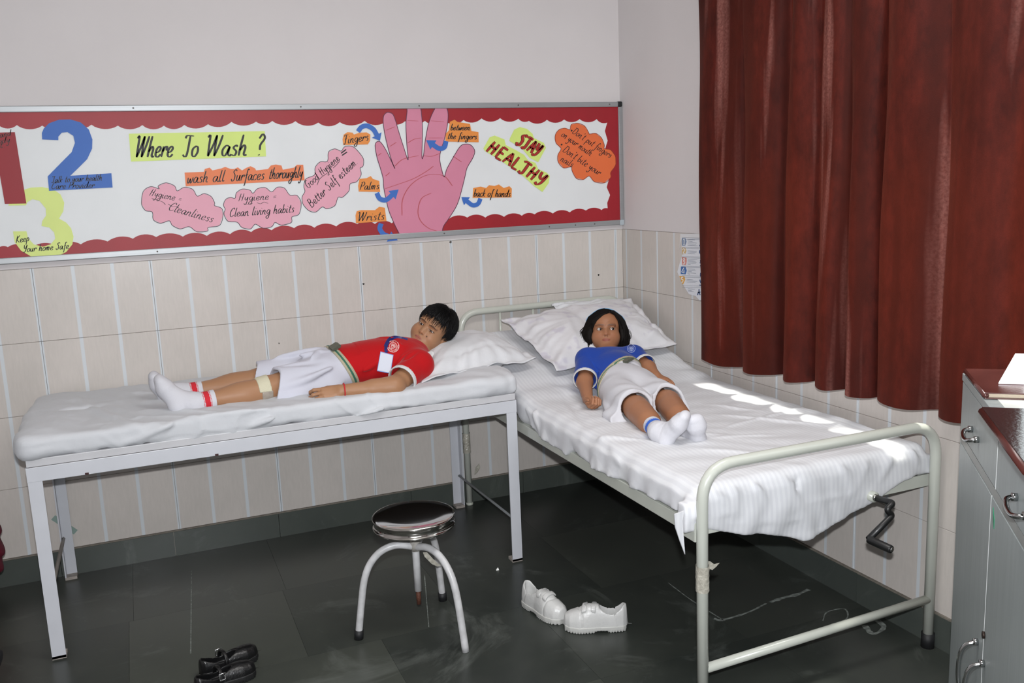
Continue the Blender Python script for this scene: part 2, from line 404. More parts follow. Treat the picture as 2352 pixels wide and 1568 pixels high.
# chalky marks on the floor (dried residue, thin raised film)
M_res=mat('chalk_residue','8d938d',.9,var=.6,vscale=60,c2='4a4f4b')
def floor_line(name,pts,wd,par):
    P=[onz(x,y,.0006) for x,y in pts]; v=[];f=[]
    P=catmull(P,6)
    for i,p in enumerate(P):
        t=P[min(i+1,len(P)-1)]-P[max(i-1,0)]; t/=np.linalg.norm(t)+1e-9; s=np.array([-t[1],t[0],0]); ww=wd*(.5+.7*random.random())
        v+=[p+s*ww,p-s*ww]
    f=[(2*i,2*i+1,2*i+3,2*i+2) for i in range(len(P)-1)]
    return obj(name,mesh(name,v,f),M_res,par)
fm=[]
for pts,wd in (([(1640,1420),(1660,1423),(1720,1405),(1760,1385)],.007),([(1768,1383),(1800,1372),(1830,1365),(1858,1353)],.010),([(1535,1338),(1580,1372),(1620,1398),(1662,1424)],.003),
    ([(2010,1420),(2030,1440),(2005,1455),(1985,1435)],.010),([(1890,1425),(1900,1405),(1940,1398),(1945,1420),(1910,1432)],.003),([(975,1320),(985,1440)],.002),([(440,1310),(438,1500)],.003)):
    o=floor_line('chalk_mark',pts,wd,fl_); 
# small scraps
def scrap(px,py,s,label):
    p=onz(px,py,.0); v=[(p[0]-s,p[1]-s*.7,.0015),(p[0]+s,p[1]-s,.002),(p[0]+s*.9,p[1]+s*.6,.010),(p[0]-s*.5,p[1]+s*.9,.002)]
    o=obj('paper_scrap',mesh('s',v+[(a,b,c-.001) for a,b,c in v],[(0,1,2,3),(7,6,5,4),(0,4,5,1),(1,5,6,2),(2,6,7,3),(3,7,4,0)]),mat('scrap_white','e8eae6',.7))
    tag(o,label,'scrap')
scrap(347,1283,.007,'tiny white scrap on the floor against the back skirting under the left couch')
scrap(1142,1309,.006,'tiny white scrap on the open floor between the stool and the couch leg')
# wall marks
def blob(name,x,y,r,ax,m,par):
    p=onp(x,y,ax,-.0015); n=9; v=[];f=[]
    for k in range(n):
        q=2*math.pi*k/n; rr=r*random.uniform(.7,1.2)
        v.append((p[0]+rr*math.cos(q),-.003,p[2]+rr*math.sin(q)) if ax==1 else (-.003,p[1]+rr*math.cos(q),p[2]+rr*math.sin(q)))
    me=mesh(name,v+[(a,0,c) for a,b,c in v],[tuple(range(n))]+[(k,k+n,(k+1)%n+n,(k+1)%n) for k in range(n)]); return obj(name,me,m,par)
M_dk=mat('dark_spot','1d1814',.8)
blob('drill_hole',835,652,.0045,1,M_dk,wb); blob('drill_hole',1375,631,.0045,1,M_dk,wb); blob('drill_hole',641,788,.003,1,mat('nick','55504b',.8),wb)
blob('chipped_patch',1035,556,.006,1,mat('nick',),wb)
gt=empty('adhesive_tape',(-2.74,0,.2),'strip of faded green tape stuck to the tiles behind the couch back leg','tape')
p0,p1=ony(122,1188,-.002),ony(174,1222,-.002); dd=unit(p1-p0); nn=np.array([-dd[2],0,dd[0]])*.012
v=[p0-nn,p1-nn,p1+nn,p0+nn]; v+= [q+np.array([0,.0015,0]) for q in v]
obj('tape_strip',mesh('t',v,[(0,1,2,3),(0,4,5,1),(1,5,6,2),(2,6,7,3),(3,7,4,0)]),mat('green_tape','7f948d',.5),gt)
# ================================================================== NOTICE BOARD
BY=-.018
def WB(x,y,t): 
    p=ony(x,y,BY); return (p[0],BY-t,p[2])
BX0,BX1,BZ0,BZ1=-3.25,-.004,1.347,1.962
nb=empty('notice_board',(-1.6,0,BZ0),'long school notice board with scalloped red border and hand washing display on the back wall','notice board')
M_alu=mat('brushed_aluminium','a4a7a9',.45,metal=.6,var=.1,vscale=14,stretch=(.2,1,30),bump=.02)
M_wp=mat('white_chart_paper','dcdfe0',.55,var=.05,vscale=5,bump=.12,bscale=7)
M_red=mat('red_paper','9a1522',.5,var=.12,vscale=6,bump=.1,bscale=9)
fw=.025
box('backing_paper',BX0+.01,BX1-.012,BY,-.0085,BZ0+.012,BZ1-.012,M_wp,nb)
tr=box('top_rail',BX0,BX1-.022,-.027,-.0085,BZ1-fw,BZ1,M_alu,nb,bev=.003); brr=box('bottom_rail',BX0,BX1-.022,-.027,-.0085,BZ0,BZ0+fw,M_alu,nb,bev=.003)
box('side_rail',BX1-.02,BX1,-.027,-.0085,BZ0+fw,BZ1-fw,M_alu,nb,bev=.003)
cp=box('corner_cap',BX1-.024,BX1+.002,-.029,-.0085,BZ1-.024,BZ1+.002,mat('black_plastic','15181a',.4),nb,bev=.006); tag(cp,'black plastic corner cap')
box('corner_cap',BX1-.024,BX1+.002,-.029,-.0085,BZ0-.003,BZ0+.026,mat('grey_plastic','aab4ba',.3),nb,bev=.006)
M_screw=mat('screw_metal','6d6a66',.3,metal=1)
for x,y in ((690,234),(962,231),(1190,230),(1400,233),(305,239)):
    p=ony(x,y,-.027); lathe('screw',[(0,.0016),(.003,.002),(.0035,0)],(0,0,0),M_screw,None,10)
    o=bpy.data.objects[-1] if False else col.objects[-1]; o.rotation_euler=(math.pi/2,0,0); o.location=(p[0],-.027,BZ1-fw/2); o.parent=tr; o.matrix_parent_inverse=world_of(tr).inverted()
for x,y in ((363,592),(1021,546),(1262,528),(1322,525),(1366,523)):
    p=ony(x,y,-.027); o=lathe('screw',[(0,.0016),(.003,.002),(.0035,0)],(0,0,0),M_screw,None,10); o.rotation_euler=(math.pi/2,0,0); o.location=(p[0],-.027,BZ0+fw/2); o.parent=brr; o.matrix_parent_inverse=world_of(brr).inverted()
A=lambda pts:[(x/3.0947,220+y/3.0947) for x,y in pts]
B=lambda pts:[(680+x/3.0947,220+y/3.0947) for x,y in pts]
def scallop(cusps,amp,n=8):
    out=[]
    for (x0,y0),(x1,y1) in zip(cusps,cusps[1:]):
        dx,dy=x1-x0,y1-y0; L=math.hypot(dx,dy)
        for k in range(n):
            t=k/n; s=math.sin(math.pi*t)**.75*amp*min(1,L/48); out.append((x0+dx*t-dy/L*s*(0 if False else 1),y0+dy*t+dx/L*s))
    out.append(cusps[-1]); return out
top=[(-85,288),(-45,290)]+A([(-10,208),(120,208),(300,212),(480,209),(650,205),(838,212),(1012,208),(1165,212),(1310,207),(1478,202),(1645,185),(1820,183),(1935,178),(2100,180)])+B([(158,190),(310,187),(487,178),(640,182),(775,180),(915,178),(1050,176),(1190,172),(1318,160),(1450,158),(1580,162),(1655,178),(1783,170),(1905,168),(2015,165),(2137,165),(2212,190)])
def inner_line(y,z,x0=-3.2,x1=-.02,n=2): return None
zt=BZ1-fw+.002; zb=BZ0+fw-.002; xr=BX1-.018
def W2px(X,Z):  # wall point -> source pixel (inverse of WB)
    d=np.array([X,BY,Z])-CAM; return (1176+FPX*(d@VR)/(d@VF),784-FPX*(d@VU)/(d@VF))
sc_t=scallop(top,9)
plate('border_strip',[W2px(-3.22,zt)]+sc_t+[W2px(top and WB(*top[-1],0)[0],zt)],WB,.0012,M_red,nb)
rside=B([(2212,190),(2195,250),(2215,318),(2196,380),(2212,440),(2200,520),(2222,600),(2208,650),(2232,705),(2212,760),(2215,800)])
plate('border_strip',[W2px(WB(*rside[0],0)[0],zt)]+rside+[W2px(WB(*rside[-1],0)[0],zb),W2px(xr,zb),W2px(xr,zt)],WB,.0014,M_red,nb)
bot=[(-85,573),(-45,571)]+A([(-10,1080),(55,1075),(230,1075),(400,1065),(575,1055),(765,1035),(945,1015),(1110,1003),(1300,1000),(1470,995),(1635,983),(1785,968),(1930,955),(2090,940)])+B([(130,937),(285,928),(435,912),(560,910),(680,905),(800,895),(940,885),(1080,880),(1217,865),(1345,865),(1478,860),(1605,852),(1695,842),(1825,836),(1945,828),(2060,815),(2172,812),(2216,800)])
sc_b=scallop(bot[::-1],8)[::-1]
plate('border_strip',sc_b+[W2px(WB(*bot[-1],0)[0],zb),W2px(-3.22,zb)],WB,.0010,M_red,nb)
# ---- handwriting: single-stroke italic glyphs
GL={
'a':(.85,'.65,.85 .35,1 .05,.6 .12,.1 .4,.08 .68,.9|.68,.9 .62,.25 .8,0 .95,.15'),'b':(.75,'.15,2 .08,.5 .2,.02 .5,.1 .62,.6 .4,.95 .1,.6'),'c':(.7,'.6,.8 .4,1 .08,.65 .1,.12 .4,0 .68,.2'),
'd':(.9,'.65,.85 .3,1 .03,.5 .2,.03 .55,.3 .78,2|.78,2 .66,.3 .85,0'),'e':(.72,'.08,.42 .4,.5 .58,.8 .38,1 .1,.7 .1,.15 .4,0 .7,.25'),'f':(.6,'.65,1.8 .48,2 .33,1.6 .27,0 .2,-.8 .05,-.9|.02,.9 .6,1'),
'g':(.8,'.65,.85 .3,1 .05,.5 .3,.1 .6,.5 .7,.95|.7,.95 .6,-.6 .3,-1 .05,-.6 .4,-.2 .8,.1'),'h':(.82,'.2,2 .1,.9 .06,0|.08,.5 .4,1 .58,.75 .52,.2 .65,0 .8,.1'),'i':(.38,'.12,1 .08,.2 .2,0 .35,.15|.17,1.4 .19,1.5'),
'k':(.72,'.2,2 .06,0|.6,1 .12,.45 .62,0'),'l':(.38,'.24,2 .08,.3 .2,0 .35,.15'),'m':(1.05,'.1,1 .04,0|.07,.5 .3,1 .4,.7 .36,0|.38,.5 .65,1 .78,.7 .7,.1 .9,0'),'n':(.8,'.1,1 .04,0|.07,.5 .4,1 .55,.7 .5,.15 .65,0 .8,.1'),
'o':(.75,'.4,1 .08,.7 .1,.15 .4,0 .65,.4 .6,.85 .38,1'),'p':(.75,'.15,1 .02,-1|.1,.6 .4,1 .65,.6 .45,.05 .1,.2'),'r':(.6,'.1,1 .04,0|.08,.5 .32,.95 .55,.95 .5,.6'),'s':(.6,'.5,.85 .35,1 .12,.75 .45,.4 .35,.03 .03,.1'),
't':(.55,'.35,1.7 .18,.3 .3,0 .5,.15|0,1.15 .6,1.2'),'u':(.82,'.1,1 .05,.3 .25,0 .5,.3 .62,1|.62,1 .58,.15 .8,0'),'v':(.68,'.08,1 .2,0 .4,.3 .6,1 .7,.95'),'w':(.95,'.08,1 .12,.1 .3,.1 .48,.8|.48,.8 .55,.05 .75,.2 .9,1'),'y':(.75,'.1,1 .1,.4 .35,.2 .6,1|.62,1 .5,-.6 .25,-1 .02,-.7'),
'B':(1,'.25,2 .05,0|.1,1.9 .7,1.95 .7,1.3 .2,1.05|.2,1.05 .8,.9 .7,.1 .05,0'),'C':(.95,'.85,1.6 .7,2 .25,1.6 .05,.6 .35,0 .85,.35'),'D':(1.1,'.3,1.9 .1,0|.1,0 .7,.1 1,1.1 .7,1.9 .05,1.9'),'F':(.9,'.1,1.7 .3,2 .95,1.95|.55,1.95 .35,0 .05,.1|.25,1.05 .7,1.1'),
'G':(1,'.85,1.7 .55,2 .1,1.2 .15,.2 .6,0 .8,.9|.5,.9 .95,.95'),'H':(1.05,'.3,2 .1,0|.85,2 .65,0|.05,1.15 .85,1.05'),'K':(.95,'.25,2 .05,0|.85,2 .2,1 .85,0'),'P':(.85,'.25,1.9 .05,0|.05,1.8 .6,2 .8,1.4 .5,.95 .2,1'),'S':(.9,'.85,1.7 .6,2 .25,1.6 .6,1 .55,.2 .2,0 .02,.4'),
'T':(.9,'.05,1.75 .2,2 .95,1.95|.55,1.95 .5,.3 .3,0 .02,.2'),'W':(1.5,'0,1.8 .2,2 .25,1 .3,0|.3,0 .65,1.1 .85,2|.85,2 .85,1 .9,0|.9,0 1.2,1 1.4,2'),'Y':(.9,'.1,2 .15,1.2 .45,1 .75,2|.78,2 .6,.5 .3,-.1 0,.1'),
'?':(.7,'.1,1.6 .4,2 .65,1.6 .3,1 .3,.5|.26,.08 .3,0'),'=':(.7,'.1,.8 .65,.85|.1,.4 .65,.45'),'.':(.3,'.1,.02 .14,.06'),"'":(.2,'.12,2 .1,1.7'),' ':(.55,''),'~':(.1,''),
'A':(.95,'.02,0 .5,2|.5,2 .85,0|.15,.75 .8,.75'),'E':(.85,'.2,2 .08,0|.2,2 .8,1.95|.14,1.05 .65,1.05|.08,0 .75,.05'),'L':(.8,'.2,2 .08,0|.08,0 .7,.1')}
def strokes_of(text):
    out=[];x=0
    for ch in text:
        w_,s=GL[ch]
        for st in s.split('|'):
            if not st: continue
            P=[tuple(map(float,q.split(','))) for q in st.split()]; out.append([(x+a,b) for a,b in P])
        x+=w_+.08
    return out,x-.08
def ribbons(strokes,wd,mapf,name,m,parent,t=0.,calli=True):
    """strokes in source pixel space -> thin ribbon mesh"""
    V=[];F=[]
    for s in strokes:
        P=catmull(s,5) if len(s)>2 else np.array(s,float)
        if len(s)==2: P=np.array([P[0]+(P[1]-P[0])*k/3 for k in range(4)])
        n=len(P); b=len(V)
        for i in range(n):
            tv=P[min(i+1,n-1)]-P[max(i-1,0)]; L=np.hypot(*tv)+1e-9; tv=tv/L; nn=np.array([-tv[1],tv[0]])
            ww=wd*((.55+.75*abs(tv[1])) if calli else 1)*.5*(.75 if i in (0,n-1) else 1)
            V.append(mapf(*(P[i]+nn*ww),t)); V.append(mapf(*(P[i]-nn*ww),t))
        F+=[(b+2*i,b+2*i+1,b+2*i+3,b+2*i+2) for i in range(n-1)]
    return obj(name,mesh(name,V,F),m,parent)
M_ink=mat('black_marker','1c1b1d',.55)
def write(text,p0,p1,xh,parent,wd=1.5,m=None,t=.0022,shear=.25,mapf=WB,vdir=None,name='lettering'):
    st,W_=strokes_of(text); d=np.array(p1,float)-p0; L=np.hypot(*d); u=d/L; up=np.array([u[1],-u[0]]) if vdir is None else np.array(vdir,float)
    S=[[tuple(np.array(p0)+u*(x/W_*L+shear*y*xh)+up*y*xh) for x,y in s] for s in st]
    return ribbons(S,wd,mapf,name,m or M_ink,parent,t)
def cut(name,poly,c,label=None,t0=.0015,th=.0006,rough=.55):
    m=mat('paper_'+c,c,rough,var=.05,vscale=8,bump=.06,bscale=12); o=plate(name,poly,WB,th,m,nb,t0)
    if label: tag(o,label)
    return o
def outline(pts,parent,wd=1.3,c='3a2a3a',t=.0022,closed=True):
    P=catmull(pts,3,closed); S=[list(map(tuple,P))+([tuple(P[0])] if closed else [])]
    return ribbons(S,wd,WB,'outline',mat('ink_'+c,c,.6),parent,t,False)
YEL='cfe37a'; PNK='dd9fb0'; ORG='e08a3c'; ORR='d9653a'; BLU='2f63b4'
# digits
n3=cut('number_three',A([(60,780),(75,730),(130,680),(220,652),(300,648),(380,665),(430,700),(457,760),(450,820),(420,872),(470,900),(505,940),(523,1000),(515,1055),(470,1110),(400,1143),(310,1152),(220,1140),(150,1100),(105,1040),(93,963),(188,962),(200,1010),(240,1055),(305,1072),(360,1055),(393,1015),(385,970),(350,935),(295,925),(300,890),(328,850),(325,800),(280,745),(230,735),(195,755),(185,778)]),'d3e284','yellow paper figure 3')
write('Keep',(37,558),(67,553),8,n3,1.6); write('Your home Safe',(53,579),(158,571),8,n3,1.6)
n1=cut('number_one',A([(-100,330),(-20,262),(106,258),(188,765),(35,768),(-25,420),(-100,420)]),'8f1420','red paper figure 1',t0=.0026)
write('t and',(-12,319),(26,311),7,n1,1.3,t=.0034); write('ibody.',(-18,332),(27,326),7,n1,1.3,t=.0034); write('nt.',(-12,342),(12,338),7,n1,1.3,t=.0034)
n2=cut('number_two',A([(300,310),(298,265),(312,232),(350,195),(420,170),(500,168),(575,190),(632,240),(657,310),(655,375),(620,450),(560,510),(500,568),(792,550),(801,651),(349,675),(340,572),(440,470),(510,400),(533,335),(522,285),(480,258),(440,262),(415,290),(415,315)]),BLU,'blue paper figure 2',t0=.003)
write('Talk to your health',(118,420),(234,414),7.5,n2,1.5,t=.0038); write('Care Provider.',(118,434),(220,431),7.5,n2,1.5,t=.0038)
o=cut('heading_strip',[(296,307),(608,301),(611,359),(301,371)],YEL,'yellow paper strip reading Where To Wash')
for t_,a,b in (('Where',(308,361),(396,360)),('To',(418,360),(454,359)),('Wash',(470,359),(566,357)),('?',(588,357),(604,356))): write(t_,a,b,24,o,4.0,shear=.2)
o=cut('caption_strip',A([(1312,545),(1450,540),(1455,520),(1490,510),(1510,530),(1575,515),(1600,505),(1640,520),(1665,520),(1690,508),(1720,530),(1750,512),(1780,500),(1812,515),(1820,530),(1905,520),(1925,495),(1960,488),(2000,495),(2010,525),(2090,510),(2110,490),(2155,490),(2165,600),(1320,643)]),'e07a4a','orange paper strip reading wash all surfaces thoroughly')
for t_,a,b in (('wash',(429,421),(477,418)),('all',(488,418),(515,416)),('Surfaces',(530,416),(606,412)),('thoroughly',(617,411),(694,407))): write(t_,a,b,13,o,2.0)
# clouds
c1=A([(1030,665),(1075,645),(1130,660),(1125,640),(1180,618),(1240,640),(1260,675),(1310,650),(1370,665),(1402,712),(1450,695),(1500,715),(1525,760),(1525,780),(1575,800),(1585,850),(1560,920),(1480,935),(1475,960),(1400,965),(1345,930),(1280,945),(1225,920),(1203,888),(1140,905),(1090,880),(1082,826),(1035,815),(1007,770),(1012,700)])
c2=A([(1605,735),(1640,722),(1670,728),(1680,690),(1720,663),(1775,670),(1798,692),(1830,660),(1885,652),(1930,682),(1970,650),(2020,655),(2060,705),(2110,708),(2140,760),(2125,840),(2075,860),(2070,900),(2000,918),(1955,900),(1930,930),(1870,940),(1815,912),(1780,945),(1720,935),(1685,898),(1620,890),(1592,840),(1600,805),(1588,775)])
c3=B([(55,640),(70,590),(130,562),(135,510),(170,470),(222,465),(230,400),(275,377),(320,392),(345,362),(400,360),(445,400),(478,450),(475,500),(455,515),(462,560),(430,610),(385,625),(375,675),(330,720),(298,722),(275,780),(220,802),(185,790),(140,825),(90,815),(50,770),(42,720),(62,680)])
c4=B([(1845,270),(1870,240),(1910,230),(1945,240),(1955,205),(2000,195),(2050,215),(2080,265),(2085,272),(2130,268),(2170,300),(2190,350),(2190,375),(2235,385),(2268,430),(2270,490),(2235,545),(2235,580),(2190,618),(2120,610),(2082,570),(2040,595),(1990,585),(1960,530),(1955,505),(1900,512),(1862,470),(1860,420),(1882,375),(1850,340),(1840,305)])
o1=cut('cloud_note',c1,PNK,'pink paper cloud reading Hygiene = Cleanliness'); outline(c1,o1)
write('Hygiene =',(342,449),(415,463),8.5,o1,1.4); write('Cleanliness',(386,482),(487,511),10,o1,1.6)
o2=cut('cloud_note',c2,PNK,'pink paper cloud reading Hygiene = Clean living habits'); outline(c2,o2)
write('Hygiene =',(547,462),(634,457),8.5,o2,1.4); write('Clean living habits',(527,498),(675,487),10,o2,1.6)
o3=cut('cloud_note',c3,PNK,'pink paper cloud reading Good Hygiene = Better Self esteem'); outline(c3,o3)
write('Good Hygiene',(708,433),(781,366),9,o3,1.5,shear=.1); write('Better Self esteem.',(716,477),(822,374),10,o3,1.6,shear=.1)
ribbons([[(783,357),(797,350)],[(785,352),(793,343)]] and [[(783,352),(795,343)],[(785,357),(797,349)]],3,WB,'lettering',M_ink,o3,.0022,False)
for pts,par in (([(348,455),(372,463),(380,470)],o1),([(386,468),(395,474),(405,474),(412,479)],o1),([(560,468),(575,469),(580,466)],o2),([(590,465),(598,468),(606,464),(616,467)],o2),([(728,425),(735,410),(755,395)],o3),([(765,386),(773,378),(780,370)],o3)):
    ribbons([pts],1.2,WB,'outline',M_ink,par,.0022)
o4=cut('cloud_note',c4,'dc6a38','orange paper cloud about fingers in the mouth and biting nails'); outline(c4,o4,c='8a2f1c')
write("Don't put fingers",(1313,305),(1400,363),8,o4,1.4,shear=.1); write('on your mouth.',(1288,312),(1357,360),8,o4,1.4,shear=.1); write("Don't bite your",(1291,347),(1375,403),8.5,o4,1.5,shear=.1); write('nails',(1286,369),(1313,384),8,o4,1.4,shear=.1)
ribbons([[(1311,299),(1314,301)]],4,WB,'bullet_dot',M_ink,o4,.0022,False); ribbons([[(1288,331),(1291,333)]],4,WB,'bullet_dot',M_ink,o4,.0022,False)
for nm,poly,txt,lab in (('label_tag',B([(338,275),(365,258),(400,262),(410,275),(450,262),(500,260),(527,275),(525,320),(510,345),(335,350),(330,310)]),[('Fingers',(788,331),(846,322),10)],'orange tag reading Fingers'),
    ('label_tag',B([(1092,185),(1125,170),(1145,185),(1235,200),(1245,250),(1295,258),(1297,330),(1060,325),(1062,270),(1085,245)]),[('between',(1034,299),(1078,299),7.5),('the fingers.',(1027,319),(1097,320),7.5)],'orange tag reading between the fingers'),
    ('label_tag',B([(450,590),(500,585),(530,570),(545,590),(590,605),(597,683),(445,680),(440,640)]),[('Palms',(826,436),(870,434),9)],'orange tag reading Palms'),
    ('label_tag',B([(430,820),(460,812),(560,812),(590,788),(630,795),(642,890),(425,905),(422,850)]),[('Wrists',(820,508),(882,504),10)],'orange tag reading Wrists'),
    ('label_tag',B([(1258,655),(1310,645),(1350,655),(1370,635),(1410,640),(1440,630),(1475,655),(1515,642),(1532,660),(1530,722),(1253,725)]),[('back of hands.',(1087,451),(1174,452),8.5)],'orange tag reading back of hands')):
    o=cut(nm,poly,ORG,lab,t0=.0026); 
    for t_,a,b,xh in txt: write(t_,a,b,xh,o,1.7,t=.0034)
# STAY HEALTHY
os_=cut('slogan_strip',B([(1520,300),(1550,240),(1590,222),(1640,235),(1680,270),(1690,300),(1760,335),(1775,370),(1720,472),(1660,440),(1600,370),(1515,320)]),YEL,'yellow paper cut out reading STAY')
oh=cut('slogan_strip',B([(1330,375),(1375,295),(1410,282),(1480,310),(1490,350),(1560,385),(1620,420),(1650,460),(1700,475),(1720,520),(1780,545),(1803,570),(1795,620),(1750,683),(1690,640),(1620,575),(1540,520),(1440,450),(1345,395)]),YEL,'yellow paper cut out reading HEALTHY')
M_dr=mat('dark_red_marker','a3241c',.55)
for t_,a,b,par,xh in (('STAY',(1184,331),(1233,360),os_,15),('HEALTHY',(1115,347),(1244,429),oh,15)):
    for k,(wd,m_,t) in enumerate(((6.2,M_ink,.0022),(4.6,M_dr,.0027))): write(t_,a,b,xh,par,wd,m_,t,shear=0.0,vdir=(.55,-.83))
# arrows
def arrow(pts,wd,head,par=None,lab=None):
    P=catmull(pts,6); L_=[];R_=[]
    for i in range(len(P)):
        t=P[min(i+1,len(P)-1)]-P[max(i-1,0)]; t/=np.hypot(*t); n=np.array([-t[1],t[0]]); L_.append(P[i]+n*wd/2); R_.append(P[i]-n*wd/2)
    tip=P[-1]+t*head; body=L_+[P[-1]+n*wd*1.15,tip,P[-1]-n*wd*1.15]+R_[::-1]
    o=cut('curved_arrow',[tuple(q) for q in body],'3467b8',lab,t0=.0034); return o
arrow([(822,302),(830,292),(843,289),(857,297),(865,310)],11,15)
arrow([(1024,324),(1020,338),(1008,341),(995,333)],11,20)
arrow([(865,443),(872,456),(886,459),(900,448)],11,20)
arrow([(875,513),(872,525),(880,537),(893,543)],11,22)
arrow([(1103,456),(1097,468),(1085,471),(1072,462)],10,16)
# the paper hand
hp=[(737,1000),(730,975),(700,915),(660,820),(640,740),(622,650),(618,590),(600,520),(575,440),(562,370),(563,340),(578,325),(600,330),(640,390),(700,515),(675,450),(640,320),(620,210),(620,150),(635,125),(655,118),(685,130),(705,175),(730,260),(765,370),(795,455),(785,330),(780,200),(788,110),(792,65),(875,60),(890,130),(897,250),(893,435),(905,420),(915,330),(940,200),(975,110),(1005,68),(1030,57),(1060,70),(1078,120),(1075,200),(1055,300),(1025,400),(1022,470),(1050,575),(1070,520),(1120,430),(1165,360),(1200,343),(1240,350),(1268,390),(1255,440),(1215,510),(1200,570),(1170,690),(1140,780),(1085,870),(1045,930),(1036,985)]
hb=B(hp); oh_=cut('paper_hand',hb,'cc7f98','large pink paper cut out of an open hand',t0=.0024,th=.0008)
outline(hb,oh_,1.6,'5a2a44',.0034,False)
M_cr=mat('crease_pencil','b0525c',.7)
for pts in ([(632,660),(720,630),(830,590),(920,540),(975,500)],[(752,850),(755,740),(800,650),(870,590),(950,560),(1050,570),(1110,640)],[(960,690),(890,730),(865,820),(885,890),(940,940),(1000,960)],[(700,500),(760,450),(870,425)],[(900,425),(960,430),(1020,410)],[(580,425),(605,408)],[(640,245),(700,220)],[(665,360),(712,330)],[(790,175),(868,180)],[(792,335),(840,308),(890,300)],[(958,178),(1050,185)],[(940,300),(1040,300)],[(1115,430),(1175,470)],[(635,570),(665,545)]):
    ribbons([B(pts)],1.8,WB,'palm_crease',M_cr,oh_,.0034)
# ================================================================== POSTER (torn) on the right wall
def WP(x,y,t): 
    p=onx(x,y,-.004); return (-.004-t,p[1],p[2])
C8=lambda pts:[(1500+x/7.127,500+y/7.127) for x,y in pts]
po=empty('torn_poster',(0,-.62,1.0),'torn numbered white poster under clear plastic on the right wall tiles beside the curtain','poster')
plate('poster_sheet',C8([(470,325),(1000,350),(1010,1330),(760,1350),(700,1280),(590,1250),(520,1140),(430,960),(398,885),(440,740),(475,640),(470,470)]),WP,.0008,mat('poster_paper','d9dce2',.4,var=.04,vscale=30),po,t0=0)
plate('plastic_film',C8([(445,262),(690,262),(1000,270),(1005,330),(470,335),(420,520),(440,420)]),WP,.0006,mat('clear_film','d5d6d8',.15,var=.05,vscale=10),po,t0=-.001)
M_navy=mat('print_navy','2d4a78',.5); M_gr=mat('print_grey','77808f',.5)
for i,(y,c,poly) in enumerate(((395,'7a8ba5',[(475,330),(530,330),(552,390),(530,455),(475,455)]),(540,'c9ac78',[(475,485),(530,490),(550,540),(530,590),(475,600)]),(710,'cf8a80',[(475,640),(550,650),(555,710),(540,775),(475,765)]),(860,'3f6ba8',[(460,795),(535,800),(555,865),(535,925),(455,920)]),(1010,'d9a03f',[(432,950),(515,955),(530,1010),(500,1080),(485,1085),(450,1000)]))):
    o=plate('number_badge',C8(poly),WP,.0004,mat('print_'+c,c,.5),po,.0008)
dg={1:[[(500,360),(515,345),(512,435)],[(495,435),(528,437)]],2:[[(485,520),(505,505),(525,525),(490,585)],[(490,583),(525,583)]],3:[[(490,680),(515,665),(522,690),(500,705),(522,725),(515,755),(490,750)]],4:[[(510,815),(475,885),(522,888)],[(512,850),(508,910)]],5:[[(500,975),(470,975),(470,1005),(495,1010),(490,1050),(470,1055)]]}
for k,s in dg.items(): ribbons([C8(q) for q in s],1.6,WP,'numeral',mat('print_white','e6e8ea',.5),po,.0016,False)
for y0,ys_ in ((0,[(355,690),(380,650),(405,720),(425,710),(450,740)]),(0,[(540,720),(560,715),(580,690)]),(0,[(680,730),(700,700),(720,715),(740,705),(757,620)]),(0,[(835,690),(855,700),(875,640),(900,710),(915,610)]),(0,[(1005,660),(1030,730),(1050,700)]),(0,[(1160,690),(1185,640),(1200,670)])):
    ribbons([C8([(568 if y<1000 else (550 if y<1100 else 575),y),(x,y+8)]) for y,x in ys_],.9,WP,'print_line',M_gr,po,.0012,False)
ribbons([C8([(480,y),(1000,y+14)]) for y in (325,350,480,500,635,655,790,810,945,970,1110,1135)],.7,WP,'print_line',M_gr,po,.0012,False)
for s in ([[(765,382),(830,385)],[(797,360),(797,410)]],[[(760,465),(790,425),(810,450),(815,468)]],[[(778,690),(780,730)],[(765,735),(800,745),(825,770)],[(770,780),(790,790)]],[[(808,860),(812,900),(785,900)],[(780,900),(778,965)]],[[(770,1010),(778,1050),(810,1100)],[(760,1100),(815,1105)]],[[(755,1165),(755,1210)],[(730,1265),(750,1215),(775,1265)],[(735,1220),(780,1215)],[(795,1225),(800,1270)]]):
    ribbons([C8(q) for q in s],2.4,WP,'pictogram',M_navy,po,.0012,False)
plate('pictogram',C8([(790,620),(755,570),(757,535),(775,522),(795,535),(812,522),(826,532),(826,580)]),WP,.0004,M_navy,po,.0009)
# ================================================================== WINDOW + CURTAIN
wn=empty('window_1',(.1,WY0,WZ0)); tag(wn,kind='structure')
M_wf=mat('window_frame_paint','d6d2c8',.4)
for nm,b in (('sill_board',(0.0,.25,WY1,WY0,WZ0-.02,WZ0)),('window_frame',(.12,.16,WY1,WY1+.05,WZ0,WZ1)),('window_frame',(.12,.16,WY0-.05,WY0,WZ0,WZ1)),('window_frame',(.12,.16,WY1,WY0,WZ1-.05,WZ1)),('window_frame',(.12,.16,WY1,WY0,WZ0,WZ0+.04)),('mullion',(.12,.16,-1.78,-1.74,WZ0,WZ1)),('mullion',(.12,.16,-2.56,-2.52,WZ0,WZ1))):
    box(nm,*b,M_wf,wn,bev=.003)
M_glass=bpy.data.materials.new('window_glass'); M_glass.use_nodes=True; _N=M_glass.node_tree.nodes; _L=M_glass.node_tree.links
_t=_N.new('ShaderNodeBsdfTransparent'); _t.inputs[0].default_value=(.95,.97,.96,1); _g=_N.new('ShaderNodeBsdfGlossy'); _g.inputs[1].default_value=.02; _m=_N.new('ShaderNodeMixShader'); _m.inputs[0].default_value=.05
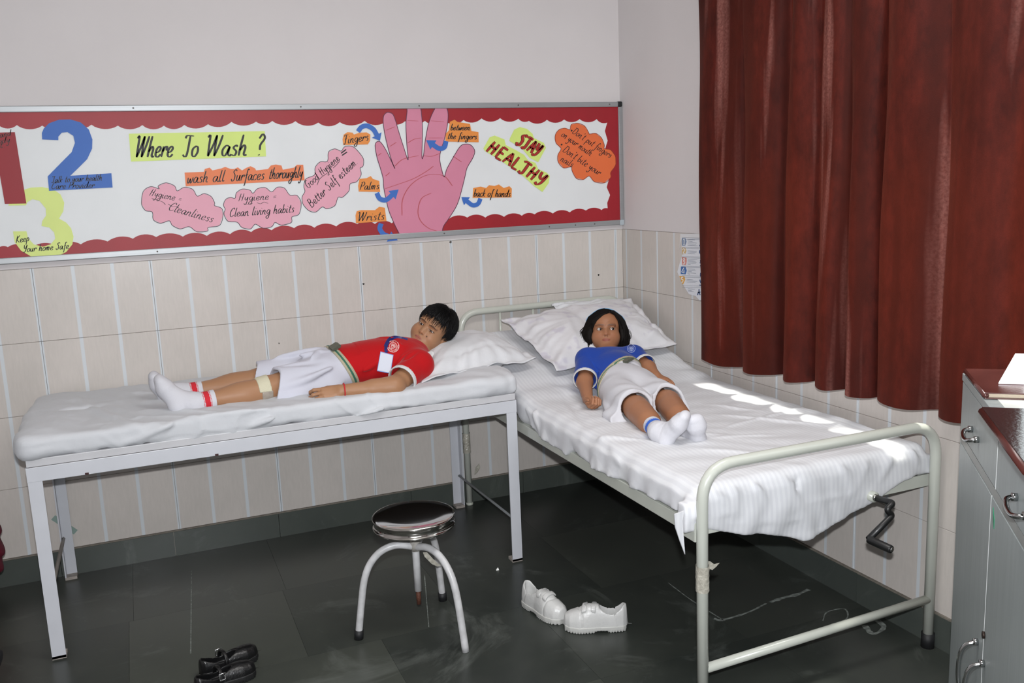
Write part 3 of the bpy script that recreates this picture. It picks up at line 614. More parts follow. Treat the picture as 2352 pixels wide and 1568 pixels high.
_L.new(_t.outputs[0],_m.inputs[1]); _L.new(_g.outputs[0],_m.inputs[2]); _L.new(_m.outputs[0],_N['Material Output'].inputs[0])
for a,b in ((-1.05,-1.74),(-1.78,-2.52),(-2.56,-3.25)): box('glass_pane',.138,.142,b,a,WZ0+.04,WZ1-.05,M_glass,wn)
# curtain: horizontal section at the hem, one point per pleat turn (x, y)
sec=[(-.085,-.868),(-.13,-.90),(-.145,-.96),(-.145,-1.06),(-.12,-1.15),(-.085,-1.175),(-.135,-1.20),(-.15,-1.27),(-.12,-1.36),(-.07,-1.38),(-.115,-1.42),(-.14,-1.48),(-.10,-1.535),(-.055,-1.55),(-.11,-1.59),(-.135,-1.66),(-.09,-1.70),(-.05,-1.715),(-.11,-1.745),(-.14,-1.79),(-.10,-1.85),(-.05,-1.855),(-.10,-1.88),(-.135,-1.94),(-.13,-2.04),(-.08,-2.10),(-.055,-2.12),(-.12,-2.15),(-.15,-2.22),(-.13,-2.30),(-.09,-2.345),(-.085,-2.375),(-.10,-2.415)]
S0=catmull(sec,6); nS=len(S0); nz=60; HZ=np.linspace(0,1,nz)
V=[];F=[]; arc=np.concatenate([[0],np.cumsum(np.linalg.norm(np.diff(S0,axis=0),axis=1))])
hemz=.795+.042*(S0[:,1]-S0[0,1])/(S0[-1,1]-S0[0,1])+.004*np.sin(arc*23)
ym=S0[:,1].mean()
for j in range(nz):
    t=HZ[j]
    for i in range(nS):
        x,y=S0[i]; xm=-.105
        amp=1-.35*t+.12*math.sin(3*t+arc[i]*2); xx=xm+(x-xm)*amp+.010*math.sin(arc[i]*17+t*5)*t+.006*math.sin(arc[i]*31-t*9)*min(1,3*t)
        yy=y+.018*t*math.sin(arc[i]*4+1.3)+.008*math.sin(t*6+arc[i]*9)*t
        if i>nS-12: yy-=.03*t*(i-nS+12)/12 
        V.append((xx,yy,hemz[i]+(2.62-hemz[i])*t))
for j in range(nz-1):
    for i in range(nS-1): F.append((j*nS+i,j*nS+i+1,(j+1)*nS+i+1,(j+1)*nS+i))
mc=bpy.data.materials.new('velvet_curtain'); mc.use_nodes=True; N=mc.node_tree.nodes; L=mc.node_tree.links; b=N['Principled BSDF']
tc=N.new('ShaderNodeTexCoord'); mp=N.new('ShaderNodeMapping'); mp.inputs['Scale'].default_value=(1,1,.45); L.new(tc.outputs['Object'],mp.inputs[0])
n=N.new('ShaderNodeTexNoise'); n.inputs['Scale'].default_value=22; n.inputs['Detail'].default_value=7; n.inputs['Roughness'].default_value=.7; L.new(mp.outputs[0],n.inputs['Vector'])
r=N.new('ShaderNodeMapRange'); r.inputs[1].default_value=.35; r.inputs[2].default_value=.68; L.new(n.outputs['Fac'],r.inputs[0])
mx=N.new('ShaderNodeMix'); mx.data_type='RGBA'; mx.inputs['A'].default_value=lin('230c0b'); mx.inputs['B'].default_value=lin('451712'); L.new(r.outputs[0],mx.inputs['Factor']); mpw=N.new('ShaderNodeMapping'); mpw.inputs['Scale'].default_value=(9,9,.5); L.new(tc.outputs['Object'],mpw.inputs[0]); nw=N.new('ShaderNodeTexNoise'); nw.inputs['Scale'].default_value=1.3; nw.inputs['Detail'].default_value=3; L.new(mpw.outputs[0],nw.inputs['Vector'])
rw=N.new('ShaderNodeMapRange'); rw.inputs[1].default_value=.56; rw.inputs[2].default_value=.66; rw.inputs[4].default_value=1.0; L.new(nw.outputs['Fac'],rw.inputs[0]); nd=N.new('ShaderNodeTexNoise'); nd.inputs['Scale'].default_value=120; nd.inputs['Detail'].default_value=3; L.new(tc.outputs['Object'],nd.inputs['Vector']); mw=N.new('ShaderNodeMath'); mw.operation='MULTIPLY'; L.new(rw.outputs[0],mw.inputs[0]); L.new(nd.outputs['Fac'],mw.inputs[1])
mx3=N.new('ShaderNodeMix'); mx3.data_type='RGBA'; mx3.inputs['B'].default_value=lin('8c5f58'); L.new(mw.outputs[0],mx3.inputs['Factor']); L.new(mx.outputs['Result'],mx3.inputs['A']); mp5=N.new('ShaderNodeMapping'); mp5.inputs['Scale'].default_value=(13,13,.35); mp5.inputs['Location'].default_value=(3.1,.7,0); L.new(tc.outputs['Object'],mp5.inputs[0]); n5=N.new('ShaderNodeTexNoise'); n5.inputs['Scale'].default_value=1.0; n5.inputs['Detail'].default_value=2; L.new(mp5.outputs[0],n5.inputs['Vector'])
r5=N.new('ShaderNodeMapRange'); r5.inputs[1].default_value=.44; r5.inputs[2].default_value=.56; r5.inputs[4].default_value=.62; L.new(n5.outputs['Fac'],r5.inputs[0])  # dark vertical bands: pleat self-shadow put into the colour, along with pile direction
m5=N.new('ShaderNodeMix'); m5.data_type='RGBA'; m5.inputs['B'].default_value=lin('1e0908'); L.new(r5.outputs[0],m5.inputs['Factor']); L.new(mx3.outputs['Result'],m5.inputs['A']); L.new(m5.outputs['Result'],b.inputs['Base Color'])
b.inputs['Roughness'].default_value=.7; b.inputs['Sheen Weight'].default_value=.06; b.inputs['Sheen Roughness'].default_value=.35; b.inputs['Sheen Tint'].default_value=lin('d0806e'); b.inputs['Specular IOR Level'].default_value=.12
ts=N.new('ShaderNodeBsdfTranslucent'); ts.inputs[0].default_value=lin('a03c22'); ms=N.new('ShaderNodeMixShader'); ms.inputs[0].default_value=.09
n9=N.new('ShaderNodeTexNoise'); n9.inputs['Scale'].default_value=450; L.new(tc.outputs['Object'],n9.inputs['Vector']); bp=N.new('ShaderNodeBump'); bp.inputs['Strength'].default_value=.35; bp.inputs['Distance'].default_value=.003; L.new(n9.outputs['Fac'],bp.inputs['Height']); L.new(bp.outputs[0],b.inputs['Normal'])
L.new(b.outputs[0],ms.inputs[1]); L.new(ts.outputs[0],ms.inputs[2]); L.new(ms.outputs[0],N['Material Output'].inputs[0])
cu=empty('curtain',(-.1,-1.6,.8),'long reddish brown velvet curtain hanging in pleats over the right wall window','curtain')
oc=obj('curtain_cloth',mesh('curtain_cloth',V,F),mc,cu,smooth=True)
tube('curtain_rod',[(-.1,-.84,2.66),(-.1,-3.4,2.66)],.014,mat('rod_metal','8a8580',.35,metal=.9),cu)
for k in range(16): 
    y=-.88-k*.1; P=[(-.1+.024*math.cos(q),y,2.66-.006+.024*math.sin(q)) for q in np.linspace(0,2*math.pi,15)]; tube('curtain_ring',P,.003,MATS['rod_metal'],cu,6)
# ================================================================== EXAMINATION COUCH (left)
M_white=mat('white_enamel','c3c5cb',.35,var=.06,vscale=9,bump=.03,bscale=40)
M_whit2=mat('white_enamel_warm','bfbfc2',.4,var=.08,vscale=12,bump=.04,bscale=40)
M_rust=mat('rusty_edge','8a6f60',.8,var=.5,vscale=80)
cx0,cx1,cy0,cy1=-2.765,-.962,-.79,-.02
ct=empty('examination_couch',((cx0+cx1)/2,(cy0+cy1)/2,0),'white steel frame examination couch on four legs standing along the back wall','couch')
def ltube(name,x,y,sx,sy,z0,z1,par,wd=.045,th=.005,m=None):
    """L-angle leg: flanges towards sx / sy from the outer corner x,y"""
    xs=[(x,y),(x+sx*wd,y),(x+sx*wd,y+sy*th),(x+sx*th,y+sy*th),(x+sx*th,y+sy*wd),(x,y+sy*wd)]
    v=[(a,b,z0) for a,b in xs]+[(a,b,z1) for a,b in xs]
    f=[tuple(range(6))[::-1],tuple(range(6,12))]+[(i,(i+1)%6,(i+1)%6+6,i+6) for i in range(6)]
    return obj(name,mesh(name,v,f),m or M_white,par)
for x,y,sx,sy in ((cx0,cy0,1,1),(cx1,cy0,-1,1),(cx0,cy1,1,-1),(cx1,cy1,-1,-1)):
    lg=ltube('leg',x,y,sx,sy,0.003,.70,ct); ft=box('foot_pad',min(x,x+sx*.046),max(x,x+sx*.046),min(y,y+sy*.046),max(y,y+sy*.046),0,.012,mat('worn_pad','a79f98',.8,var=.3,vscale=70),lg)
box('apron',cx0-.001,cx1+.001,cy0-.001,cy0+.004,.652,.703,M_white,ct,bev=.0015); box('apron',cx0,cx1,cy1-.004,cy1,.652,.703,M_white,ct)
box('apron',cx0-.001,cx0+.004,cy0+.004,cy1-.004,.652,.703,M_white,ct); box('apron',cx1-.004,cx1+.001,cy0+.004,cy1-.004,.652,.703,M_white,ct)
for a in ((cx0+.002,cx1-.002,cy0+.003,cy0+.03),(cx0+.002,cx1-.002,cy1-.03,cy1-.003),(cx0+.002,cx0+.03,cy0+.03,cy1-.03),(cx1-.03,cx1-.002,cy0+.03,cy1-.03)): box('top_rim',*a,.704,.731,M_whit2,ct,bev=.002)
box('top_board',cx0+.03,cx1-.03,cy0+.03,cy1-.03,.70,.727,mat('brown_board','3a2a22',.7,var=.2,vscale=15),ct)
M_brace=mat('grey_bar','8c9092',.45,metal=.3,var=.2,vscale=20)
tube('side_brace',[(cx0+.01,cy0+.01,.20),(cx0+.01,cy1-.01,.175)],.0075,mat('brace_worn','9a948c',.5,metal=.3),ct,4); tube('side_brace',[(cx1-.01,cy0+.01,.172),(cx1-.01,cy1-.01,.155)],.0075,M_brace,ct,4)
for px,py in ((199,1083),(498,1044),):
    p=ony(px,py,cy0-.003); box('paint_chip',p[0]-.006,p[0]+.006,cy0-.0025,cy0,.652,.659,mat('chip_dark','3b2020',.8),ct)
FA=1.7
# ---- fabric helpers
def fold(S,a,b,w,amp,taper=True):
    a=np.array(a,float); b=np.array(b,float); ba=b-a; L2=ba@ba; m=w*2.6
    bb=(np.minimum(a,b)-m,np.maximum(a,b)+m)
    def fn(X,Y,Z):
        t=((X-a[0])*ba[0]+(Y-a[1])*ba[1]+(Z-a[2])*ba[2])/L2; tc_=np.clip(t,0,1)
        d2=(X-a[0]-tc_*ba[0])**2+(Y-a[1]-tc_*ba[1])**2+(Z-a[2]-tc_*ba[2])**2
        return -FA*amp*np.exp(-d2/w**2)*(np.sin(np.pi*np.clip(tc_,.04,.96)) if taper else 1)
    S.disp(fn,bb); return S
def rbox(S,x0,x1,y0,y1,z0,z1,r,k=.0):
    c=np.array([(x0+x1)/2,(y0+y1)/2,(z0+z1)/2]); hh=np.array([x1-x0,y1-y0,z1-z0])/2-r
    def fn(X,Y,Z):
        qx,qy,qz=np.abs(X-c[0])-hh[0],np.abs(Y-c[1])-hh[1],np.abs(Z-c[2])-hh[2]
        return np.sqrt(np.maximum(qx,0)**2+np.maximum(qy,0)**2+np.maximum(qz,0)**2)+np.minimum(np.maximum(qx,np.maximum(qy,qz)),0)-r
    S.add(fn,(np.array([x0,y0,z0]),np.array([x1,y1,z1])),k); return S
def fabric(name,c,rough=.8,stripe=None,var=.04,bump=.25,bscale=26,print_=None):
    m=mat(name,c,rough,var=var,vscale=6,bump=bump,bscale=bscale,spec=.2,sheen=.1)
    if stripe or print_:
        N=m.node_tree.nodes; L=m.node_tree.links; b=N['Principled BSDF']; src=b.inputs['Base Color'].links[0].from_socket
        tc=N.new('ShaderNodeTexCoord')
        if stripe:
            sp=N.new('ShaderNodeSeparateXYZ'); L.new(tc.outputs['Object'],sp.inputs[0]); p=N.new('ShaderNodeMath'); p.operation='PINGPONG'; p.inputs[1].default_value=stripe; L.new(sp.outputs[0],p.inputs[0])
            r=N.new('ShaderNodeMapRange'); r.inputs[1].default_value=stripe*.42; r.inputs[2].default_value=stripe*.58; L.new(p.outputs[0],r.inputs[0]); dark=.86; fac=r.outputs[0]; cc=(.93,.93,.94,1)
        else:
            n=N.new('ShaderNodeTexNoise'); n.inputs['Scale'].default_value=14; n.inputs['Detail'].default_value=2; L.new(tc.outputs['Object'],n.inputs['Vector'])
            r=N.new('ShaderNodeMapRange'); r.inputs[1].default_value=.56; r.inputs[2].default_value=.64; L.new(n.outputs['Fac'],r.inputs[0]); fac=r.outputs[0]; cc=print_
        mx=N.new('ShaderNodeMix'); mx.data_type='RGBA'; mx.blend_type='MULTIPLY'; L.new(fac,mx.inputs['Factor']); L.new(src,mx.inputs['A']); mx.inputs['B'].default_value=cc; L.new(mx.outputs['Result'],b.inputs['Base Color'])
    return m
M_sheet=fabric('white_cotton_sheet','c6c8cc',bump=.55,bscale=11)
S=Sdf(); rbox(S,-2.78,-.958,-.790,-.03,.7305,.802,.022)
S.ell((-2.70,-.42,.775),(.10,.36,.045),k=.05); S.ell((-2.74,-.70,.768),(.06,.09,.04),k=.04)
S.ell((-1.05,-.6,.775),(.14,.20,.042),k=.05)
T=lambda x,y,z=.803: onz(x,y,z)
Fr=lambda x,y: ony(x,y,-.777)
for a,b,w_,am in ((T(150,935),Fr(215,1040),.020,.010),(T(100,985),Fr(85,1045),.012,.010),(T(230,975),Fr(350,1020),.016,-.008),(Fr(180,1040),T(330,955),.016,.009),(Fr(255,1030),T(420,965),.014,.008),(Fr(350,1010),T(400,965),.012,.010),(Fr(380,1018),T(520,985),.012,-.007),
    (Fr(330,1020),Fr(620,985),.012,.008),(Fr(560,985),T(700,935),.014,.009),(Fr(600,995),Fr(800,960),.011,.007),(Fr(650,985),T(830,925),.012,-.006),(Fr(800,965),T(1000,900),.014,.009),(Fr(830,965),Fr(1180,915),.012,.008),(T(950,925),T(1120,880),.012,.007),(T(1050,905),T(1180,868),.014,.009),(Fr(930,950),T(1050,900),.010,-.006),
    (T(260,900),T(560,905),.02,.004),(T(150,910),T(330,990),.025,.005),(T(420,960),T(640,935),.014,.006),(T(100,960),T(240,930),.018,-.005),(T(1000,930),T(1195,885),.010,.006),(Fr(430,1008),Fr(500,985),.009,.006),(Fr(700,968),Fr(745,955),.008,.006)):
    fold(S,a,b,w_*.75,am*1.7)
S.disp(lambda X,Y,Z: .0022*np.sin(X*23+5*np.sin(Y*9))*np.sin(Y*17+X*7)+.0014*np.sin(X*61+Y*40+3*np.sin(X*13)))
def crumple(X,Y,Z):
    w_=np.clip((-.50-Y)/.12,0,1)*np.clip(1.2-np.abs(X+1.75)/1.1,0.25,1); a=X*8.5+Y*17-Z*15+1.7*np.sin(X*5.3+Y*9)+.8*np.sin(X*13+Z*20); b=X*15-Y*12+Z*25+1.3*np.sin(X*7.7)
    return -w_*(.0085*(1-np.abs(np.sin(a)))**3*(.5+.5*np.sin(X*9+Y*5))+.0055*(1-np.abs(np.sin(b)))**4*(.5+.5*np.sin(X*14-1)))
S.disp(crumple)
sh=sobj('bed_sheet',S,(-2.86,-.84,.70),(-.88,.02,.87),.0052,M_sheet,None,sm=1)
tag(sh,'plain white cotton sheet wrapped over the thin mattress of the left couch','sheet')
# ================================================================== PILLOWS
def pillow(name,cn,T,fl,m,label,seed,folds=(),down=.6,n=64,ripple=1.):
    cn=[np.array(c,float) for c in cn]; A_,B_,C_,D_=cn; N=unit(np.cross(B_-A_,D_-A_)); 
    if N[2]<0: N=-N
    rs=np.random.RandomState(seed); ph=rs.rand(12)*6.28
    def P(u,v): 
        # concave sides between pointed corners
        uu=u-.06*u*(1-v*v)*.8*abs(u); vv=v-.06*v*(1-u*u)*.8*abs(v); s,t=(uu+1)/2,(vv+1)/2
        return (1-s)*(1-t)*A_+s*(1-t)*B_+s*t*C_+(1-s)*t*D_
    V=[];F=[]
    for side in (1,-1):
        for i in range(n+1):
            for j in range(n+1):
                u=-1+2*i/n; v=-1+2*j/n; lim=1-fl
                a=min(abs(u)/lim,1); b=min(abs(v)/lim,1); h=((1-a**2.6)*(1-b**2.6))**.55
                rad=math.atan2(v,u); e=max(a,b)
                h=T*h*(1 if side>0 else down)
                wr=ripple*(.006*math.sin(rad*17+ph[0]+3*math.sin(rad*3+ph[1]))+.003*math.sin(rad*31+ph[2]))*e**3*(1.0 if e<1 else .5)
                wr+=ripple*.0035*math.sin(u*7+v*5+ph[3]+2*math.sin(v*4+ph[4]))+.002*math.sin(v*13-u*9+ph[5])
                for (u0,v0,u1,v1,w_,am) in folds:
                    du,dv=u1-u0,v1-v0; t=max(0,min(1,((u-u0)*du+(v-v0)*dv)/(du*du+dv*dv))); d2=(u-u0-t*du)**2+(v-v0-t*dv)**2; wr+=am*math.exp(-d2/w_**2)*math.sin(math.pi*max(.05,min(.95,t)))
                wr-=.0045*math.exp(-((e-1.0)/.03)**2) if e<1 else 0
                edge=max(abs(u),abs(v))
                if e>=1: wr+=ripple*.006*math.sin(rad*9+ph[6])*(edge-lim)/fl
                p=P(u,v)+N*((h+wr) if side>0 else (-h+wr-.004)); V.append(p)
    m_=(n+1)**2
    for k in (0,1):
        for i in range(n):
            for j in range(n):
                q=(k*m_+i*(n+1)+j,k*m_+(i+1)*(n+1)+j,k*m_+(i+1)*(n+1)+j+1,k*m_+i*(n+1)+j+1); F.append(q if k==0 else q[::-1])
    for i in range(n):
        for (a,b) in (((i,0),(i+1,0)),((i+1,n),(i,n)),((0,i+1),(0,i)),((n,i),(n,i+1))):
            x=a[0]*(n+1)+a[1]; y=b[0]*(n+1)+b[1]; F.append((x,x+m_,y+m_,y))
    o=obj(name,mesh(name,V,F),m,None,smooth=True); return tag(o,label,'pillow')
M_pil=fabric('white_pillowcase','d0d1d4',bump=.35,bscale=14)
M_pil2=fabric('faded_print_pillowcase','d0cfd2',bump=.45,bscale=10,print_=(.86,.84,.90,1))
pillow('pillow',[(-1.335,-.70,.815),(-.77,-.575,.825),(-.79,-.12,.83),(-1.22,-.10,.83)],.102,.10,M_pil,'plump plain white pillow under the boy on the left couch',3,folds=((-.9,-.75,.9,-.6,.05,-.006),(-.8,-.2,-.2,.5,.12,.006),(.2,-.5,.9,0,.08,.006)),down=.26)
pillow('pillow',[(-.715,-.665,.775),(-.05,-.585,.81),(-.045,-.16,.985),(-.775,-.185,.945)],.078,.10,M_pil2,'wide white pillow with faded print under the girl on the hospital bed',5,folds=((-.6,-.9,-.35,.3,.05,.007),(-.1,-.8,-.2,.9,.06,-.007),(.35,-.7,.9,.2,.07,.007),(-.9,.2,-.3,.8,.06,.006),(.5,-.9,.95,-.5,.05,.008)),down=.35)
pillow('pillow',[(-.47,-.20,.905),(-.06,-.20,.905),(-.055,-.085,.975),(-.46,-.09,.985)],.03,.08,M_pil,'second white pillow mostly hidden between the printed pillow and the headboard',8,down=.3,n=30)
# ================================================================== HOSPITAL BED
M_cream=mat('cream_enamel','bcbfb6',.25,var=.06,vscale=10,bump=.02,bscale=60,coat=.3)
M_rub=mat('black_rubber','17181a',.6)
M_film=mat('packing_film','b9b5a8',.25,var=.3,vscale=60,bump=.6,bscale=70,spec=.8)
bx0,bx1,by0,by1=-.928,-.034,-2.07,-.04
bd=empty('hospital_bed',((bx0+bx1)/2,(by0+by1)/2,0),'cream tubular steel hospital bed with hand crank standing along the right wall','bed')
hd=tube('headboard_hoop',bend([(bx0,by1,.0),(bx0,by1,.972),(bx1,by1,.972),(bx1,by1,0)],.10),.0165,M_cream,bd,18)
for k in range(4): tube('headboard_bar',[(-.720+.178*k,by1,.60),(-.720+.178*k,by1,.965)],.0065,M_cream,bd)
tube('headboard_rail',[(bx0,by1,.60),(bx1,by1,.60)],.0125,M_cream,bd)
fh=tube('footboard_hoop',bend([(bx0,by0,.0),(bx0,by0,.772),(bx1,by0,.772),(bx1,by0,0)],.11),.0172,M_cream,bd,18)
fr_=tube('footboard_rail',[(bx0,by0,.150),(bx1,by0,.172)],.0145,M_cream,bd)
for x,y in ((bx0,by0),(bx1,by0)): tube('rubber_foot',[(x,y,0),(x,y,.05)],.0215,M_rub,bd)
for x in (bx0,bx1): tube('rubber_foot',[(x,by1,0),(x,by1,.012)],.018,mat('cream_cap','bfc2b6',.5),bd)
def chan(name,x0,x1,par): 
    return box(name,x0,x1,by0+.03,by1-.02,.555,.597,M_cream,par,bev=.002)
chan('side_rail',bx0-.010,bx0-.004,bd); chan('side_rail',bx1-.0,bx1+.006,bd)
box('side_rail_lip',bx0-.004,bx0+.03,by0+.03,by1-.02,.593,.597,M_cream,bd); box('side_rail_lip',bx1-.03,bx1,by0+.03,by1-.02,.593,.597,M_cream,bd)
box('end_rail',bx0,bx1,by0+.025,by0+.031,.557,.597,M_cream,bd); box('end_rail',bx0,bx1,by1-.031,by1-.025,.557,.597,M_cream,bd)
M_und=mat('dark_underframe','3d3a36',.7)
box('bed_platform',bx0+.012,bx1-.012,by0+.035,-.80,.585,.592,M_und,bd)
v,f=box_vf(bx0+.012,bx1-.012,-.80,by1-.04,.585,.592); v=[(x,y,z+max(0,(y+.80))*.27) for x,y,z in v]; obj('backrest_platform',mesh('bp',v,f),M_und,bd)
for y in (-1.7,-1.2,-.82): box('cross_member',bx0+.005,bx1-.005,y-.015,y+.015,.557,.584,M_und,bd)
# corner brackets, bolts, film
br=box('corner_bracket',bx0-.0175,bx0-.0105,by0+.012,by0+.10,.545,.605,M_cream,bd,bev=.002)
p=onx(1579,1210,bx0-.018); o=lathe('bolt',[(0,.003),(.006,.0025),(.008,0)],(0,0,0),mat('steel','9b9b98',.3,metal=1),None,12); o.location=(bx0-.0175,by0+.060,.567); o.rotation_euler=(0,-math.pi/2,0); o.parent=br; o.matrix_parent_inverse=world_of(br).inverted()
def wrapfilm(name,x,y,z0,z1,r,seed):
    rs=np.random.RandomState(seed); n=22;k=9;V=[];F=[]
    for j in range(k):
        for i in range(n):
            q=2*math.pi*i/n; rr=r+.0018+.0016*rs.rand(); V.append((x+rr*math.cos(q),y+rr*math.sin(q),z0+(z1-z0)*j/(k-1)+.004*rs.rand()))
    F=[(j*n+i,j*n+(i+1)%n,(j+1)*n+(i+1)%n,(j+1)*n+i) for j in range(k-1) for i in range(n)]
    return obj(name,mesh(name,V,F),M_film,bd,smooth=True)
def tatter(name,P,th=.0015,par=None,m=None):
    V=[tuple(p) for p in P]; n=len(V); V+= [(a,b-th,c) for a,b,c in V]
    return obj(name,mesh(name,V,[tuple(range(n)),tuple(range(2*n-1,n-1,-1))]+[(i,i+n,(i+1)%n+n,(i+1)%n) for i in range(n)]),m or M_film,par or bd)
wrapfilm('wrapping_film',bx0,by0,.395,.475,.0172,1); wrapfilm('wrapping_film',bx0,by1,.27,.37,.0165,2)
Y=by0-.002
tatter('film_shred',[ony(1616,1290,Y),ony(1630,1288,Y),ony(1640,1295,Y),ony(1652,1292,Y),ony(1645,1300,Y),ony(1636,1308,Y),ony(1625,1305,Y),ony(1619,1312,Y)])
tatter('film_shred',[ony(1090,1085,by1),ony(1093,1072,by1),ony(1101,1064,by1),ony(1103,1073,by1),ony(1097,1083,by1),ony(1090,1090,by1)]); tatter('film_shred',[ony(1067,1008,by1),ony(1072,1012,by1),ony(1074,1026,by1),ony(1070,1020,by1)])
# crank
M_blk=mat('black_enamel','0e0f10',.45,coat=.1)
ck=empty('crank_assembly',(-.30,-2.05,.58)); ck.parent=bd; ck.matrix_parent_inverse=world_of(bd).inverted()
def cpx(x,y,Y): return ony(x,y,Y)
a0=np.array(ony(2010,1142,-2.075)); 
tube('crank_sleeve',[(a0[0],-1.95,a0[2]),(a0[0],-2.075,a0[2])],.017,M_cream,ck); tube('crank_bearing',[(a0[0],-2.07,a0[2]),(a0[0],-2.083,a0[2])],.011,MATS['steel'],ck)
q0=np.array([a0[0],-2.08,a0[2]]); q1=np.array([a0[0]+.0,-2.165,a0[2]-.002]); q2=np.array(ony(2036,1168,-2.165)); q2b=np.array(ony(2050,1180,-2.165)); q3=np.array(ony(1995,1238,-2.168)); q4=np.array(ony(2048,1262,-2.245))
tube('crank_arm',bend([q0,ony(2052,1155,-2.15),ony(2036,1170,-2.15),ony(2050,1183,-2.155),q3],.012,6),.0098,M_blk,ck,16)
tube('crank_grip',[q3,q3+(q4-q3)*.08,q3+(q4-q3)*.95,q4],[.011,.0125,.0125,.011],M_blk,ck,18); tube('crank_grip_tip',[q4,q4+(q4-q3)*.03],.008,MATS['steel'],ck)
# bed sheet over the mattress ------------------------------------------------
M_bsheet=fabric('striped_satin_sheet','d4d5d8',.6,stripe=.0085,bump=.45,bscale=9)
S=Sdf(); rbox(S,-.930,-.030,-2.040,-.74,.598,.700,.035)
ang=math.atan(.27)
def incl(X,Y,Z):
    ca,sa=math.cos(ang),math.sin(ang); y=Y+.78; z=Z-.650; yy=y*ca+z*sa; zz=-y*sa+z*ca; xx=X+.48
    qx=np.abs(xx)-.415; qy=np.abs(yy-.34)-.34; qz=np.abs(zz)-.015
    return np.sqrt(np.maximum(qx,0)**2+np.maximum(qy,0)**2+np.maximum(qz,0)**2)+np.minimum(np.maximum(qx,np.maximum(qy,qz)),0)-.035
S.add(incl,(np.array([-.95,-.9,.55]),np.array([0,-.05,.95])),.06)
hp_=[(1196,925),(1212,975),(1226,996),(1260,1022),(1296,1048),(1309,1036),(1347,1070),(1400,1098),(1450,1125),(1500,1150),(1560,1180),(1615,1197)]
hq=np.array([onx(x,y,-.955)[1:] for x,y in hp_]); hq=hq[np.argsort(hq[:,0])]
def ldrape(X,Y,Z):
    hem=np.interp(Y,hq[:,0],hq[:,1]); t=np.clip((.69-Z)/.12,0,1)
    x0=-.934-.018*t-.010*np.sin(Y*19+5*np.sin(Y*7))*t*(.6+.4*np.sin(Y*11))-.004*np.sin(Y*57+4*np.sin(Y*13))*t**2
    return np.maximum(np.maximum(x0-X,X+.91),np.maximum(hem-Z,Z-.665))*.8
S.add(ldrape,(np.array([-.99,-2.04,.48]),np.array([-.88,-.74,.72])),.02)
fx=np.array([-.95,-.90,-.766,-.62,-.538,-.47,-.436,-.34,-.262,-.154,-.10,-.02]); fz=np.array([.575,.572,.53,.495,.465,.472,.486,.52,.545,.592,.600,.60])
def fdrape(X,Y,Z):
    hem=np.interp(X,fx,fz); t=np.clip((.70-Z)/.2,0,1)
    y0=-2.040-.014*np.sin(np.pi*np.clip(t,0,1))-.005*np.sin(X*15+5*np.sin(X*9)+4*t)*t-.003*np.sin(X*43+4*np.sin(X*14)+Z*30)*t-.010*t*np.exp(-((X+.66)/.12)**2)
    return np.maximum(np.maximum(y0-Y,Y+2.012),np.maximum(hem-Z,Z-.66))*.8
S.add(fdrape,(np.array([-.93,-2.08,.44]),np.array([-.03,-1.98,.72])),.02)
T2=lambda x,y,z=.702: onz(x,y,z); F2=lambda x,y: ony(x,y,-2.045); L2=lambda x,y: onx(x,y,-.945)
for a,b,w_,am in ((F2(1640,1130),F2(1690,1180),.012,.010),(F2(1690,1110),F2(1680,1200),.012,.010),(F2(1730,1100),F2(1760,1160),.010,.009),(F2(1800,1090),F2(1850,1200),.013,.010),(F2(1840,1085),F2(1800,1190),.010,-.008),(F2(1930,1060),F2(1960,1140),.012,.009),(F2(2000,1050),F2(1940,1150),.010,.009),(F2(2060,1030),F2(2010,1110),.012,.009),(F2(2095,1020),F2(2105,1070),.010,.010),(F2(1660,1200),F2(1850,1190),.008,.008),(F2(1780,1165),F2(1960,1130),.008,.007),(F2(1630,1180),F2(1700,1170),.01,.01),
   (T2(1250,900),L2(1280,1000),.018,.010),(T2(1300,930),L2(1330,1030),.014,.010),(T2(1255,960),T2(1330,985),.016,.008),(T2(1290,900),T2(1370,1000),.018,-.006),(T2(1350,950),L2(1370,1050),.012,.009),(T2(1220,930),L2(1240,990),.014,.010),(T2(1400,1010),L2(1430,1080),.012,.004),
   (T2(1440,985),T2(1700,1000),.012,.004),(T2(1640,950),T2(1900,975),.010,.008),(T2(1650,985),T2(1860,930),.008,.007),(T2(1630,1005),T2(1800,995),.010,.005),(T2(1850,935),T2(2050,1000),.010,.005),(T2(1610,925),T2(1760,945),.010,.006),(T2(1330,1000),T2(1500,1010),.014,.006),(T2(1230,890),T2(1350,910),.02,.006),(T2(1600,1030),T2(1750,1040),.012,.004)):
    fold(S,a,b,w_,am)
S.disp(lambda X,Y,Z: .0020*np.sin(X*19+4*np.sin(Y*7))*np.sin(Y*15+X*9)+.0012*np.sin(X*31+Y*52+3*np.sin(X*11)))
sh=sobj('bed_sheet',S,(-1.0,-2.10,.42),(.0,-.04,.96),.0066,M_bsheet,None,sm=2)
tag(sh,'white satin striped sheet covering the hospital bed mattress and hanging over its foot end','sheet')
P=[ony(1548,1180,-2.058),ony(1570,1172,-2.058),ony(1566,1195,-2.058),ony(1569,1235,-2.058),ony(1572,1272,-2.058),ony(1560,1240,-2.058),ony(1550,1210,-2.058)]; P=[(min(p[0],-.949),p[1],p[2]) for p in P]
tatter('hanging_corner',P,.004,sh,M_bsheet)
